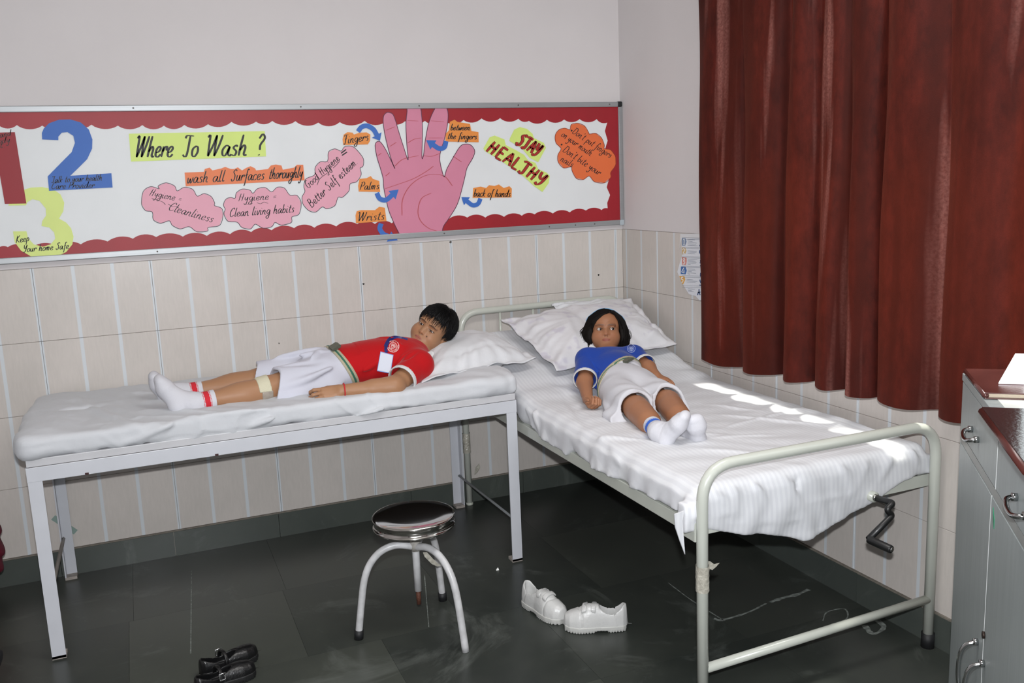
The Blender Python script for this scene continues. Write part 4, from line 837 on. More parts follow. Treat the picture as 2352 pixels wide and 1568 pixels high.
# ================================================================== STOOL
M_chr=mat('polished_steel','c9c6c2',.10,metal=1,var=.06,vscale=6)
M_sleg=mat('chipped_white_paint','c9c9ca',.35,var=.25,vscale=30,bump=.05,bscale=60)
st=empty('stool',(-1.53,-1.165,0),'round stool with polished steel seat and three bent white tube legs','stool')
sx,sy=-1.531,-1.168
lathe('seat',[(r_,z_+.016) for r_,z_ in ((0,.427),(.10,.4275),(.138,.4265),(.1465,.4235),(.148,.419),(.1455,.4135),(.1425,.411),(.1425,.392),(.1455,.390),(.1475,.386),(.1455,.383),(.13,.383),(0,.384))],(sx,sy,0),M_chr,st,64)
tube('hub',[(sx,sy,.40),(sx,sy,.15)],.0135,M_sleg,st); tube('threaded_rod',[(sx,sy,.15),(sx,sy,.098)],.0085,mat('rusty_rod','5c3424',.7,var=.3,vscale=90,bump=.4,bscale=150),st)
tube('weld_collar',[(sx,sy,.305),(sx,sy,.345)],.019,mat('dull_weld','a6a39c',.6,var=.3,vscale=50,bump=.5,bscale=60),st)
for (fx_,fy_,cap) in ((-1.752,-1.135,1),(-1.438,-1.395,0),(-1.385,-.985,1)):
    d=np.array([fx_-sx,fy_-sy]); L_=np.hypot(*d); d/=L_
    P=[(sx,sy,.318)]+[(sx+d[0]*r,sy+d[1]*r,z) for r,z in ((L_*.30,.333),(L_*.55,.318),(L_*.74,.275),(L_*.85,.215),(L_*.92,.13),(L_,.0 if not cap else .012))]
    lg=tube('leg',catmull(P,6),.0128,M_sleg,st,16)
    if cap: tube('rubber_foot',[(fx_,fy_,0),(fx_-d[0]*.003,fy_-d[1]*.003,.034)],.0165,M_rub,lg)
Yp=sy-.02
tatter('film_shred',[(sx+.02,Yp,.30),(sx+.035,Yp,.298),(sx+.055,Yp,.27),(sx+.075,Yp,.245),(sx+.085,Yp,.238),(sx+.07,Yp,.236),(sx+.05,Yp,.25),(sx+.025,Yp,.283)],.002,st)
# ================================================================== SHOES
def shoe(loc,rot,L,kind,label,mirror=1):
    ca,sa=math.cos(rot),math.sin(rot)
    def tr(V): 
        V=np.array(V); X=V[:,0]*mirror; return np.stack([loc[0]+ca*X-sa*V[:,1],loc[1]+sa*X+ca*V[:,1],V[:,2]],1)
    k=L/.215; yk=np.array([-.004,0,.012,.04,.09,.13,.165,.195,.211,.219])*k; hw=np.array([.001,.016,.027,.0305,.029,.036,.040,.034,.020,.001])*k
    xc=lambda Y: .006*k*np.sin(np.clip(Y/(.215*k),0,1)*np.pi*1.1-.3)
    H=np.array([.001,.070,.078,.071,.070,.071,.058,.047,.037,.001]) if kind!='black' else np.array([.001,.05,.055,.050,.044,.044,.043,.038,.028,.001])
    H=H*k
    def dome(Z0,infl=0.):
        def fn(X,Y,Z):
            w_=np.interp(Y,yk,hw)+infl; h_=np.interp(Y,yk,H)+infl; x=X-xc(Y); q=(np.abs(x)/(w_+1e-4))**2.4+(np.maximum(Z-Z0,0)/(h_+1e-4))**2.4
            return (q**(1/2.4)-1)*np.minimum(w_,h_)*.8+0*X
        return fn
    bb=(np.array([-.06,-.02,0]),np.array([.06,.24*k,.11]))
    S=Sdf(); z0=.018; S.add(dome(z0),bb); S.isect(lambda X,Y,Z: z0-.002-Z+0*X+0*Y)
    if kind=='white':
        S.sub(lambda X,Y,Z: (np.sqrt(((X-xc(Y))/(.0205*k))**2+((Y-.054*k)/(.042*k))**2)-1)*.018,bb,.004) if False else None
        o_=Sdf()
    op=(.0225*k,.042*k,.052*k) if kind=='white' else (.0235*k,.062*k,.070*k)
    S.sub(lambda X,Y,Z: np.maximum((np.sqrt(((X-xc(Y))/op[0])**2+((Y-op[2])/op[1])**2)-1)*op[0],.022-Z),bb,.004)
    if kind=='white':
        tg=lambda X,Y,Z: np.maximum(dome(z0,.0015)(X,Y,Z),np.maximum(np.abs(Y-.122*k)-.028*k,np.abs(X-xc(Y))-.017*k)); S.add(tg,bb,.003)
        S.disp(lambda X,Y,Z: .0022*np.exp(-((Y-.165*k+ .35*np.abs(X))/.0024)**2)+.0012*np.exp(-((Y-.03*k-.3*(Z-.03))/.002)**2))
    lo,hi=(-.055,-.02,.0),(.055,.235*k,.095)
    r=empty('shoe',(loc[0],loc[1],0),label,'shoe')
    mu=mat('white_leather','c4c4c2',.35,bump=.12,bscale=90,var=.05,vscale=30) if kind=='white' else mat('black_leather','0e0e0f',.32,bump=.15,bscale=120)
    ms_=mat('white_rubber_sole','b9b9b5',.5) if kind=='white' else mat('black_sole','121213',.6)
    V,F=S.meshv(lo,hi,.0024); V=smoothv(V,F,3); obj('upper',npmesh('upper',tr(V),F if mirror>0 else F[:,::-1]),mu,r)
    S=Sdf(); 
    def sole(X,Y,Z):
        w_=np.interp(Y,yk,hw)+.0025; return np.maximum(np.abs(X-xc(Y))-w_,np.maximum(Z-.023,-Z+.0))*.9
    S.add(sole,bb); S.isect(lambda X,Y,Z: np.maximum(np.abs(Y-.1075*k)-.1055*k,-99)+0*X+0*Z)
    S.sub(lambda X,Y,Z: np.maximum(np.abs(Y-.085*k)-.020*k,Z-.006)+0*X,bb,.004)
    S.disp(lambda X,Y,Z: np.where(Z<.007,.0022*(np.sin(Y*620)>.3),0)+0*X)
    V,F=S.meshv((-.055,-.02,-.004),(.055,.235*k,.03),.0026); V=smoothv(V,F,1); V[:,2]=np.maximum(V[:,2],.0003); obj('sole',npmesh('sole',tr(V),F if mirror>0 else F[:,::-1]),ms_,r)
    if kind=='white':
        for yc in (.110*k,.142*k):
            S=Sdf(); S.add(lambda X,Y,Z: np.maximum(dome(z0,.0085)(X,Y,Z),-dome(z0,.001)(X,Y,Z)),bb); S.isect(lambda X,Y,Z: np.maximum(np.abs(Y-yc-.12*X)-.0095*k,np.maximum(.046-Z+0*Y,np.abs(X-.005)-.029*k)),.004)
            V,F=S.meshv(lo,hi,.0024); V=smoothv(V,F,1); obj('strap',npmesh('strap',tr(V),F if mirror>0 else F[:,::-1]),mu,r)
    else:
        S=Sdf(); yc=.085*k
        S.add(lambda X,Y,Z: np.maximum(dome(z0,.012)(X,Y,Z),-dome(z0,.005)(X,Y,Z)),bb); S.isect(lambda X,Y,Z: np.maximum(np.abs(Y-yc)-.007*k,.03-Z+0*X))
        V,F=S.meshv(lo,hi,.0024); V=smoothv(V,F,1); s_=obj('strap',npmesh('strap',tr(V),F if mirror>0 else F[:,::-1]),mu,r)
        c=tr([(-.036*k,yc-.0,.050)])[0]; t_=tr([(-.036*k,yc+.012,.050)])[0]-c; up=np.array([0,0,.011]); t_=t_*.8
        loop=[c-t_-up,c+t_-up,c+t_+up,c-t_+up,c-t_-up]; tube('buckle',loop,.0022,mat('silver','e4e6e8',.12,metal=1),s_,8)
    return r
shoe((-1.108,-1.155),math.pi+.27,.225,'white','white velcro school shoe with its toe towards the camera, left one of the white pair',1)
shoe((-.862,-1.502),1.10,.225,'white','white velcro school shoe seen from its side, right one of the white pair',-1)
shoe((-2.292,-1.155),-math.pi/2+.32+.0,.20,'black','black buckled shoe in front of the couch, farther one of the black pair',1)
shoe((-2.315,-1.262),-math.pi/2+.28+.0,.20,'black','black buckled shoe cut by the bottom edge, nearer one of the black pair',-1)
# ================================================================== CABINET
M_lam=mat('grey_laminate','979e9e',.4,var=.12,vscale=9,stretch=(8,8,.4),bump=.03,bscale=50); M_edge=mat('beige_edging','a39b86',.5); M_trim=mat('brown_edging','6e5348',.5)
X0,YC,TZ=-.30,-2.388,1.028; LEN=.90; DEP=.38; AZ=.70
kroots=[]
kb=empty('cabinet',(X0,YC,0),'grey laminate cabinet with drawers and steel handles standing right of the hospital bed','cabinet'); kroots.append(kb)
YE=YC-LEN
box('carcass',X0+.016,X0+DEP,YE,YC,0.0,TZ-.020,M_lam,kb); box('cabinet_top',X0-.001,X0+DEP,YE,YC+.002,TZ-.020,TZ,M_lam,kb,bev=.0015)
box('white_top_sheet',X0+.030,X0+DEP-.01,YE+.01,YC-.02,TZ,TZ+.0015,mat('white_laminate_top','e2e6e2',.18,var=.04,vscale=5),kb)
box('front_edging',X0+.003,X0+.014,YC-.004,YC+.003,0.0,TZ-.020,M_edge,kb); box('front_edging',X0+.014,X0+.022,YC+.0005,YC+.003,0,TZ-.020,M_trim,kb)
M_hand=mat('chrome_handle','b4b6b6',.12,metal=1)
def dhandle(par,s_,z,L,out,vert=False):
    x=X0; y=YC-s_
    if vert: P=[(x,y,z+L/2),(x-out*.7,y,z+L/2-.012),(x-out,y,z+L*.2),(x-out,y,z-L*.2),(x-out*.7,y,z-L/2+.012),(x,y,z-L/2)]
    else: P=[(x,y+L/2,z),(x-out*.75,y+L/2-.003,z-.003),(x-out,y+L*.2,z-.010),(x-out,y-L*.2,z-.012),(x-out*.75,y-L/2+.003,z-.006),(x,y-L/2,z-.003)]
    tube('handle',catmull(P,5),.0055,M_hand,par,12)
    for q in (P[0],P[-1]): tube('handle_mount',[(x-.001,q[1],q[2]),(x-.012,q[1],q[2])],.0085,M_hand,par,12)
for k,(a,b) in enumerate(((.004,.478),(.482,.896))):
    d=box('drawer',X0,X0+.016,YC-b,YC-a,.864,TZ-.023,M_lam,kb,bev=.0012); dhandle(d,(.222,.74)[k],.920,(.085,.10)[k],.026)
box('drawer_rail',X0+.001,X0+.016,YE,YC-.004,.838,.861,mat('rail_grey','8f918e',.4),kb)
for k,(a,b) in enumerate(((.004,.4405),(.4435,.896))):
    d=box('door',X0,X0+.016,YC-b,YC-a,.05,.835,M_lam,kb,bev=.0012); dhandle(d,(.385,.470)[k],(.365,.355)[k],.15,.040,True)
    if k==1: tube('keyhole',[(X0-.001,YC-.455,.495),(X0-.006,YC-.455,.495)],.0085,mat('lock_dark','3a2f2a',.4,metal=.6),d)
box('edge_strip',X0-.0006,X0+.004,YC-.4434,YC-.4406,.05,.835,mat('pale_edge','c9cccb',.4),kb); box('edge_strip',X0-.0006,X0+.004,YC-.4815,YC-.4785,.864,TZ-.023,MATS['pale_edge'],kb)
v=[(X0-.0012,YC-.478+dy,.795+dz) for dy,dz in ((.008,.022),(-.010,.000),(-.012,-.022),(.004,-.004))]; v+=[(X0,b_,c_) for a_,b_,c_ in v]
obj('sticker',mesh('s',v,[(0,1,2,3),(0,4,5,1),(1,5,6,2),(2,6,7,3),(3,7,4,0)]),mat('green_sticker','1d7a56',.4),kb)
# things on the cabinet
def fan(x0,x1,y0,y1,z,label,cover,pages,th=.02):
    r=empty('register_folder',((x0+x1)/2,(y0+y1)/2,z),label,'folder'); kroots.append(r)
    for nm,a,b,m,i in (('cover',0,.003,cover,0),('page_block',.003,th-.003,pages,.005),('cover',th-.003,th,cover,0)): box(nm,x0+i,x1-i,y0+i,y1-i,z+a,z+b,m,r,bev=.0012)
    tube('cover_spine',[(x0+.002,y0+.002,z+th/2),(x0+.002,y1-.002,z+th/2)],th*.45,pages if 'black' in label else cover,r,10)
M_br=mat('glossy_maroon_cover','54302d',.2,coat=.5,var=.12,vscale=20,bump=.05,bscale=150); M_bk=mat('glossy_black_cover','232425',.16,coat=.6,bump=.06,bscale=120); M_pg=mat('page_edges','b9ab97',.7,var=.2,vscale=200,stretch=(1,1,8))
fan(X0+.002,X0+.24,YC-.300,YC-.020,TZ+.0015,'maroon glossy register lying flat at the far end of the cabinet top',M_br,M_pg,.016)
fan(X0-.034,X0+.27,YC-.90,YC-.468,TZ+.0015,'glossy black register overhanging the front edge of the cabinet top',M_bk,mat('maroon_spine','46201c',.3),.022)
pp=empty('paper_sheet',(X0+.12,YC-.10,TZ+.018),'blank white paper sheets propped on the far maroon register','paper'); kroots.append(pp)
v=[(X0+.048,YC-.205,TZ+.0185),(X0+.24,YC-.205,TZ+.0185),(X0+.24,YC-.030,TZ+.060),(X0+.118,YC-.030,TZ+.060)]; v+=[(a,b,c+.003) for a,b,c in v]
obj('sheet_stack',mesh('p',v,[(3,2,1,0),(4,5,6,7),(0,1,5,4),(1,2,6,5),(2,3,7,6),(3,0,4,7)]),mat('copy_paper','f0f1f5',.6),pp)
bxp,byp=X0+.130,YC-.395
bt=empty('bottle',(bxp,byp,TZ),'small green and white bottle with purple cap at the right edge on the cabinet','bottle'); kroots.append(bt)
lathe('bottle_body',[(0,0),(.028,0),(.03,.004),(.03,.095),(.024,.11),(.012,.118),(.012,.128)],(bxp,byp,TZ+.0015),mat('green_label','1f6f4c',.3),bt,28); lathe('bottle_base',[(.0302,.001),(.0306,.03)],(bxp,byp,TZ+.0015),mat('bottle_white','dfe3e2',.3),bt,28); lathe('bottle_cap',[(.0145,.12),(.0145,.150),(.012,.154),(0,.154)],(bxp,byp,TZ+.0015),mat('purple_cap','6a3f8a',.3),bt,24)
RM=Matrix.Translation((X0,YC,0))@Matrix.Rotation(-AZ,4,'Z')@Matrix.Translation((-X0,-YC,0))
def turn(o):
    if o.type=='MESH': o.data.transform(RM)
    for c_ in o.children: turn(c_)
for o in kroots: turn(o)
for o in kroots:
    old=o.location.copy(); o.location=RM@old
    for c_ in o.children: c_.matrix_parent_inverse=Matrix.Translation(o.location).inverted()
# ================================================================== LEFT EDGE: pieces of cloth things cut by the frame
S=Sdf(); c=np.array([-2.998,-.30,.37]); S.ell(c+[.0,0,-.03],(.055,.09,.09),k=.03); S.ell(c+[.005,0,-.13],(.05,.10,.08),k=.05); S.ell(c+[-.05,0,.08],(.05,.07,.10),k=.04); S.ell(c+[-.03,.0,-.26],(.045,.09,.11),k=.06)
S.disp(lambda X,Y,Z: .006*np.sin(Z*70+4*np.sin(X*30)+Y*20))
rb=sobj('school_bag',S,c-np.array([.16,.14,.40]),c+np.array([.12,.14,.24]),.007,mat('crimson_cloth','7c1230',.7,var=.3,vscale=10,bump=.3,bscale=20),None)
V=np.empty(len(rb.data.vertices)*3,np.float32); rb.data.vertices.foreach_get('co',V); V=V.reshape(-1,3); V[:,2]-=V[:,2].min(); rb.data.vertices.foreach_set('co',V.ravel())
tag(rb,'crimson cloth bag just showing at the left edge near the back wall','bag')
e=onz(0,1560,.0); S=Sdf(); c=np.array([e[0]-.06,e[1],.07]); S.ell(c,(.075,.11,.07),k=.03); S.ell(c+[-.02,.02,.05],(.06,.09,.07),k=.04); S.disp(lambda X,Y,Z: .004*np.sin(Z*80+3*np.sin(X*40)+Y*25))
rb=sobj('cloth_pouch',S,c-.16,c+.17,.006,mat('black_cloth','141318',.8,bump=.3,bscale=30),None)
V=np.empty(len(rb.data.vertices)*3,np.float32); rb.data.vertices.foreach_get('co',V); V=V.reshape(-1,3); V[:,2]-=V[:,2].min(); rb.data.vertices.foreach_set('co',V.ravel())
tag(rb,'black cloth pouch on the floor cut by the bottom left corner','bag')
# ================================================================== PEOPLE
def frame(fwd,up):
    f=unit(fwd); u=np.array(up,float); u=unit(u-f*(u@f)); r=np.cross(f,u); return np.array([r,f,u])  # rows: right, forward, up
def headsdf(S,c,M,s,neck=None,girl=False):
    """M rows: person's right, forward, up"""
    P=lambda x,y,z: c+s*(x*M[0]+y*M[1]+z*M[2])
    E=lambda p,r,k=.02,sub=False: S.ell(P(*p),np.array(r)*s,M,k*s,sub)
    E((0,-.018,.032),(.070,.084,.074),0)
    E((0,.030,.030),(.060,.050,.052),.03)
    E((0,.026,-.030),(.056,.054,.058),.03)
    for q in (-1,1):
        E((q*.031,.046,-.034),(.034,.032,.034),.022)
        E((q*(.042 if girl else .046),.012,-.045),(.017,.034,.026) if girl else (.021,.036,.030),.03)
    E((0,.060,-.076),(.021,.018,.017),.028)
    E((0,.052,-.055),(.032,.032,.026),.02)
    # brow ridge, sockets
    for q in (-1,1):
        E((q*.028,.074,.020),(.022,.010,.006),.012)
        E((q*.029,.086,.000),(.0165,.012,.0105),.012,True)
    # nose
    S.chain([P(0,.070,.004),P(0,.079,-.012),P(0,.087,-.025)],[.0060*s,.0072*s,.0090*s],.012*s)
    for q in (-1,1): E((q*.0105,.079,-.028),(.0070,.009,.0062),.006); 
    for q in (-1,1): E((q*.0065,.0890,-.0330),(.0036,.0055,.0032),.002,True)
    E((0,.083,-.040),(.004,.006,.006),.006)
    # lips
    for q in (-1,1): E((q*.0080,.0785,-.0503),(.0125,.0092,.0050),.004)
    E((0,.0785,-.0588),(.0150,.0095,.0060),.005)
    S.chain([P(-.020,.0725,-.0540),P(-.008,.0845,-.0545),P(.008,.0845,-.0545),P(.020,.0725,-.0540)],[.0013*s]*4,.002*s,True)
    # lids
    for q in (-1,1):
        ec=P(q*.0290,.0625,.000); er=.0157*s
        def lid(X,Y,Z,ec=ec,q=q):
            x,y,z=X-ec[0],Y-ec[1],Z-ec[2]; u=(M[0,0]*x+M[0,1]*y+M[0,2]*z)/s; v=(M[2,0]*x+M[2,1]*y+M[2,2]*z)/s; r=np.sqrt(x*x+y*y+z*z)
            up=.0058*np.sqrt(np.maximum(1-(u/.0152)**2,0))*(lidopen)
            lo=-(.0054 if lidopen>.7 else .0030)*np.sqrt(np.maximum(1-(u/.0152)**2,0))
            return np.maximum(np.abs(r-er)-.0011*s,np.minimum(np.maximum(up-v,-9),99)*s if False else -np.maximum(v-up,lo-v)*s)
        lidopen=.95 if girl else .34
        S.add(lid,(ec-.021*s,ec+.021*s),.0015*s)
    # ears
    for q in (-1,1):
        E((q*.071,-.010,-.006),(.0075,.016,.027),.008); E((q*.0765,-.004,-.004),(.004,.008,.015),.005,True)
        E((q*.070,-.004,-.028),(.006,.008,.008),.006)
    return P
def headcol(c,M,s,skin,lip,brow,girl=False,extra=None):
    skin=np.array(lin(skin)[:3]); lip=np.array(lin(lip)[:3]); brow=np.array(lin(brow)[:3])
    def f(V):
        d=(V-c)@M.T/s; x,y,z=d[:,0],d[:,1],d[:,2]; C=np.tile(skin,(len(V),1)); ax=np.abs(x)
        def mixc(w,col):
            nonlocal C; w=np.clip(w,0,1)[:,None]; C=C*(1-w)+np.array(col)*w
        face=(y>.045)
        mixc(.35*np.exp(-((ax-.034)**2+(z+.032)**2)/.018**2)*face,skin*np.array([1.12,.86,.8]))
        mixc(.35*np.exp(-(x**2+(z+.028)**2)/.011**2)*(y>.07),skin*np.array([1.05,.85,.8]))
        # around the eyes
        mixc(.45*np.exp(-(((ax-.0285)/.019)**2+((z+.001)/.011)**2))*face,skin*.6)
        # lash line
        u=np.clip(1-((ax-.0285)/.0155)**2,0,1); zl=.0058*np.sqrt(u)*(.95 if girl else .34)
        mixc((np.abs(z-zl-.0006)<.0013)*(u>0)*(y>.055)*(.75 if girl else .9),brow*.7)
        mixc((np.abs(z+(.0054 if girl else .0030)*np.sqrt(u)+.0008)<.0009)*(u>0)*(y>.055)*.5,brow)
        # brows
        bz=.0170+.0035*(1-((ax-.030)/.022)**2); th=.0042*np.clip(1.3-np.abs(ax-.026)/.022,0,1)
        mixc((1-np.clip((np.abs(z-bz)-th*.6)/.0016,0,1))*(ax>.008)*(ax<.048)*(y>.04)*(.62 if girl else .8),A3(lin('3b2519')[:3]) if girl else brow*1.4)
        # lips
        w=(1-np.clip((((ax)/.0205)**2+((z+.0545)/.0085)**2-.7)/.5,0,1))*(y>.068); mixc(w*.85,lip)
        mixc((np.abs(z+.0545)<.0010)*(ax<.018)*(y>.066)*.6,lip*.35)
        for q in (.0060,): mixc(np.exp(-(((ax-q)/.0032)**2+((z+.0350)/.0026)**2))*(y>.078)*.9,skin*.18)
        if extra is not None: C=extra(C,x,y,z)
        return C
    return f
def eyes(par,c,M,s,gaze,wet):
    for q in (-1,1):
        ec=c+s*(q*.0290*M[0]+.0625*M[1]); R=.0142*s; g=unit(gaze[0]*M[0]+M[1]+gaze[1]*M[2]); t1=unit(np.cross(g,M[2])); t2=np.cross(t1,g)
        V=[];F=[];n=24;rings=[0,.1,.2,.30,.42,.46,.52,.7,.9,1.2,1.6,2.2,2.8,3.14]
        for a in rings:
            for k in range(n):
                b=2*math.pi*k/n; V.append(ec+R*(math.cos(a)*g+math.sin(a)*(math.cos(b)*t1+math.sin(b)*t2)))
        for i in range(len(rings)-1):
            for k in range(n): F.append((i*n+k,i*n+(k+1)%n,(i+1)*n+(k+1)%n,(i+1)*n+k))
        me=mesh('eye',V,F); o=obj('eye',me,[mat('eye_white','b5aba4',.25,coat=.6),mat('iris_brown','2a140c',.15,coat=1),mat('pupil','050404',.1,coat=1)],par,True)
        for i,p in enumerate(me.polygons): r_=i//n; p.material_index=2 if r_<3 else (1 if r_<6 else 0)
def handsdf(S,w,Mh,s,side,curl,thumb=.6,spread=.12,palm_cup=0):
    """w wrist, Mh rows: across (towards thumb), along fingers, back of hand. side unused; curl list of 4x3 angles"""
    P=lambda x,y,z: w+s*(x*Mh[0]+y*Mh[1]+z*Mh[2])
    kn=[(.027,.084,0),(.009,.088,.002),(-.009,.084,.001),(-.026,.076,-.003)]
    for i,(x,y,z) in enumerate(kn):
        S.cone(P(x*.62,.010,0),P(x,y,z),.0155*s,.0105*s,.014*s)
    S.cone(P(.020,.012,-.006),P(.030,.045,-.010),.014*s,.013*s,.012*s)
    S.cone(P(-.020,.012,-.006),P(-.024,.050,-.008),.014*s,.011*s,.012*s)
    Ls=[(.042,.025,.020),(.046,.029,.021),(.042,.027,.020),(.033,.021,.018)]; Rs=[(.0098,.0090,.0080,.0068)]*3+[(.0088,.0078,.0070,.0060)]
    tips=[]
    for i,(x,y,z) in enumerate(kn):
        p=np.array([x,y,z]); a=0; sp=(1.5-i)*spread/1.5
        for j in range(3):
            a+=curl[i][j]; d=np.array([math.sin(sp)*math.cos(a),math.cos(sp)*math.cos(a),-math.sin(a)]); q=p+d*Ls[i][j]
            S.cone(P(*p),P(*q),Rs[i][j]*s,Rs[i][j+1]*s,.0035*s); p=q
        tips.append(P(*p))
    p=np.array([.026,.022,-.006]); th=[(.85,.62,-.25,.036,.0125,.0108),(.45,.85,-.45,.030,.0105,.0095),(.15,.9,-.45,.024,.0092,.0072)]
    for dx,dy,dz,L,ra,rb in th:
        d=unit((dx*thumb+.1,dy,dz)); q=p+d*L; S.cone(P(*p),P(*q),ra*s,rb*s,.005*s); p=q
    return P
def strand_mesh(paths,r0,r1,sides=3):
    V=[];F=[]
    for P in paths:
        P=np.asarray(P); m=len(P); T=np.gradient(P,axis=0); T/=np.linalg.norm(T,axis=1)[:,None]+1e-9
        a=np.cross(T[0],[.3,.5,.8]); a/=np.linalg.norm(a)+1e-9; b0=len(V)
        for i in range(m):
            a=a-T[i]*(a@T[i]); a/=np.linalg.norm(a)+1e-9; b=np.cross(T[i],a); r=r0+(r1-r0)*i/(m-1)
            for k in range(sides): q=2*math.pi*k/sides; V.append(P[i]+r*(math.cos(q)*a+math.sin(q)*b))
        for i in range(m-1):
            for k in range(sides): F.append((b0+i*sides+k,b0+i*sides+(k+1)%sides,b0+(i+1)*sides+(k+1)%sides,b0+(i+1)*sides+k))
    return np.array(V),np.array(F)
def multi(name,S,boxes,m,parent,colf=None,sm=1):
    parts=[]
    for lo,hi,h in boxes:
        V,F=S.meshv(lo,hi,h); parts.append((smoothv(V,F,sm) if sm and len(V) else V,F))
    V,F=join_vf(parts); return obj(name,npmesh(name,V,F,colf),m,parent)
def bvh_of(o):
    me=o.data; return BVHTree.FromPolygons([v.co for v in me.vertices],[tuple(p.vertices) for p in me.polygons])
def decal(name,strokes,org,ux,uy,dirn,bvh,wd,m,par,off=.0012):
    """ribbons given in a flat frame, dropped along dirn on the garment"""
    org,ux,uy,dirn=[np.array(q,float) for q in (org,ux,uy,dirn)]
    def mp(x,y,t):
        p=org+ux*x+uy*y-dirn*.10; h=bvh.ray_cast(Vector(p),Vector(dirn),.4)
        return tuple(np.array(h[0])-dirn*off) if h[0] is not None else tuple(org+ux*x+uy*y)
    return ribbons(strokes,wd,mp,name,m,par,0,False)
def circ(cx,cy,r,n=24,a0=0,a1=2*math.pi): return [(cx+r*math.cos(a0+(a1-a0)*k/n),cy+r*math.sin(a0+(a1-a0)*k/n)) for k in range(n+1)]
def skinmat(name): 
    m=mat(name,None,.48,attr='Col',bump=.05,bscale=400,spec=.35,sss=.05); return m
# ------------------------------------------------------------------ BOY
A3=np.array
by=empty('person',(-1.70,-.45,.80),'boy in red shirt and white shorts lying on the left couch, head on the pillow','person')
hc=A3(ony(994.5,757.5,-.41)); 
viewd=unit(CAM-hc); upd=unit(.655*VR+.70*VU+.30*A3([0,1,0])); 
M0=frame(viewd,upd)
# turn the head slightly to his right (image upper left) so that the left cheek and ear show
yaw=.42; fw=unit(math.cos(yaw)*M0[1]+math.sin(yaw)*M0[0]-.12*M0[2]); MB_=frame(fw,M0[2]); sB=.98
hB=hc
skB='a07657'
j=dict(neck=A3(ony(968,806,-.47)),
 chest=A3((-1.385,-.46,.872)),belly=A3((-1.56,-.46,.868)),pelvis=A3((-1.68,-.455,.850)),
 shL=A3((-1.318,-.605,.858)),shR=A3((-1.318,-.32,.862)),
 elL=A3(ony(905,888,-.735)),wrL=A3(ony(783,898,-.72)),
 elR=A3((-1.47,-.20,.85)),wrR=A3((-1.66,-.22,.84)),
 hipL=A3((-1.70,-.53,.848)),hipR=A3((-1.70,-.40,.846)),
 knL=A3(ony(612,893,-.575)),knR=A3(ony(598,872,-.36)),
 anL=A3(ony(447,926,-.610)),anR=A3(ony(420,903,-.38)))
def boybody(S):
    S.ell(j['chest'],(.128,.118,.070),k=0); S.ell(j['belly'],(.12,.106,.064),k=.08); S.ell(j['pelvis'],(.09,.105,.056),k=.06)
    S.cone(j['shL'],j['shR'],.052,.052,.05); S.cone(A3((-1.30,-.46,.875)),hB-MB_[2]*.055*sB-MB_[1]*.012,.044,.044,.03)
    S.cone(A3((-1.325,-.46,.868)),A3((-1.28,-.46,.882)),.056,.040,.05)
    S.chain([j['shL'],j['elL'],j['wrL']],[.046,.037,.0255],.02); S.cone(j['elL'],j['elL']*.62+j['wrL']*.38,.037,.035,.02)
    S.chain([j['shR'],j['elR'],j['wrR']],[.044,.034,.023],.02)
    for s_ in 'LR':
        h_,k_,a_=j['hip'+s_],j['kn'+s_],j['an'+s_]
        S.cone(h_,k_,.070,.048,.03); S.cone(k_,a_,.046,.030,.02); cf=k_*.68+a_*.32; S.ell(cf+A3([0,0,-.006]),(.07,.043,.042),k=.04)
S=Sdf(); boybody(S); PB=headsdf(S,hB,MB_,sB)
ha=unit(A3(ony(735,912,-.725))-A3(ony(783,903,-.725))); bk=unit(A3([.0,-.80,.60])); MhL=frame(ha,bk); MhL=A3([np.cross(MhL[1],MhL[2])*1,MhL[1],MhL[2]])
if MhL[0][1]<0: pass
hm=A3([unit(np.cross(MhL[1],MhL[2])),MhL[1],MhL[2]])
thumbdir=1 if hm[0][2]>0 else -1
hm=A3([hm[0]*thumbdir,hm[1],hm[2]])   # thumb side away from the camera (towards the body)
handsdf(S,j['wrL'],hm,.80,1,[(.22,.75,.55),(.28,.82,.6),(.34,.85,.6),(.38,.85,.6)],.15,.20)
hmR=A3([[0,-1,0],[-.98,0,-.2],[-.2,0,.98]],float); handsdf(S,j['wrR'],hmR,.70,1,[(.3,.5,.3)]*4)
mo=hB
def moleB(C,x,y,z):
    w=np.exp(-(((x+.030)/.0028)**2+((z+.030)/.0028)**2))*(y>.05); w=np.clip(w*1.6,0,1)[:,None]; return C*(1-w)+A3(lin('1e100b')[:3])*w
hcf=headcol(hB,MB_,sB,skB,'96584c','1b110c',False,moleB)
def colB(V):
    C=hcf(V); far=np.linalg.norm(V-hB,axis=1)>.16; C[far]=A3(lin(skB)[:3]); 
    return C
c=hB; wl=j['wrL']
def obb(c,r): return c-r,c+r
boxes=[(c-.125,c+.13,.0021)]
boxes.append((A3([-1.90,-.83,.775]),A3([-1.655,-.66,.88]),.0020))
boxes.append((A3([-1.66,-.84,.775]),A3([-1.20,-.66,.93]),.0042))
boxes.append((A3([-1.37,-.665,.775]),A3([-1.08,-.25,1.0]),.0042))
boxes.append((A3([-1.66,-.665,.775]),A3([-1.365,-.15,.97]),.0048))
boxes.append((A3([-2.42,-.70,.775]),A3([-1.655,-.15,.97]),.0046))
M_skB=skinmat('boy_skin')
body=multi('body',S,boxes,M_skB,by,colB)
eyes(by,hB,MB_,sB,(-.05,-.28),0)
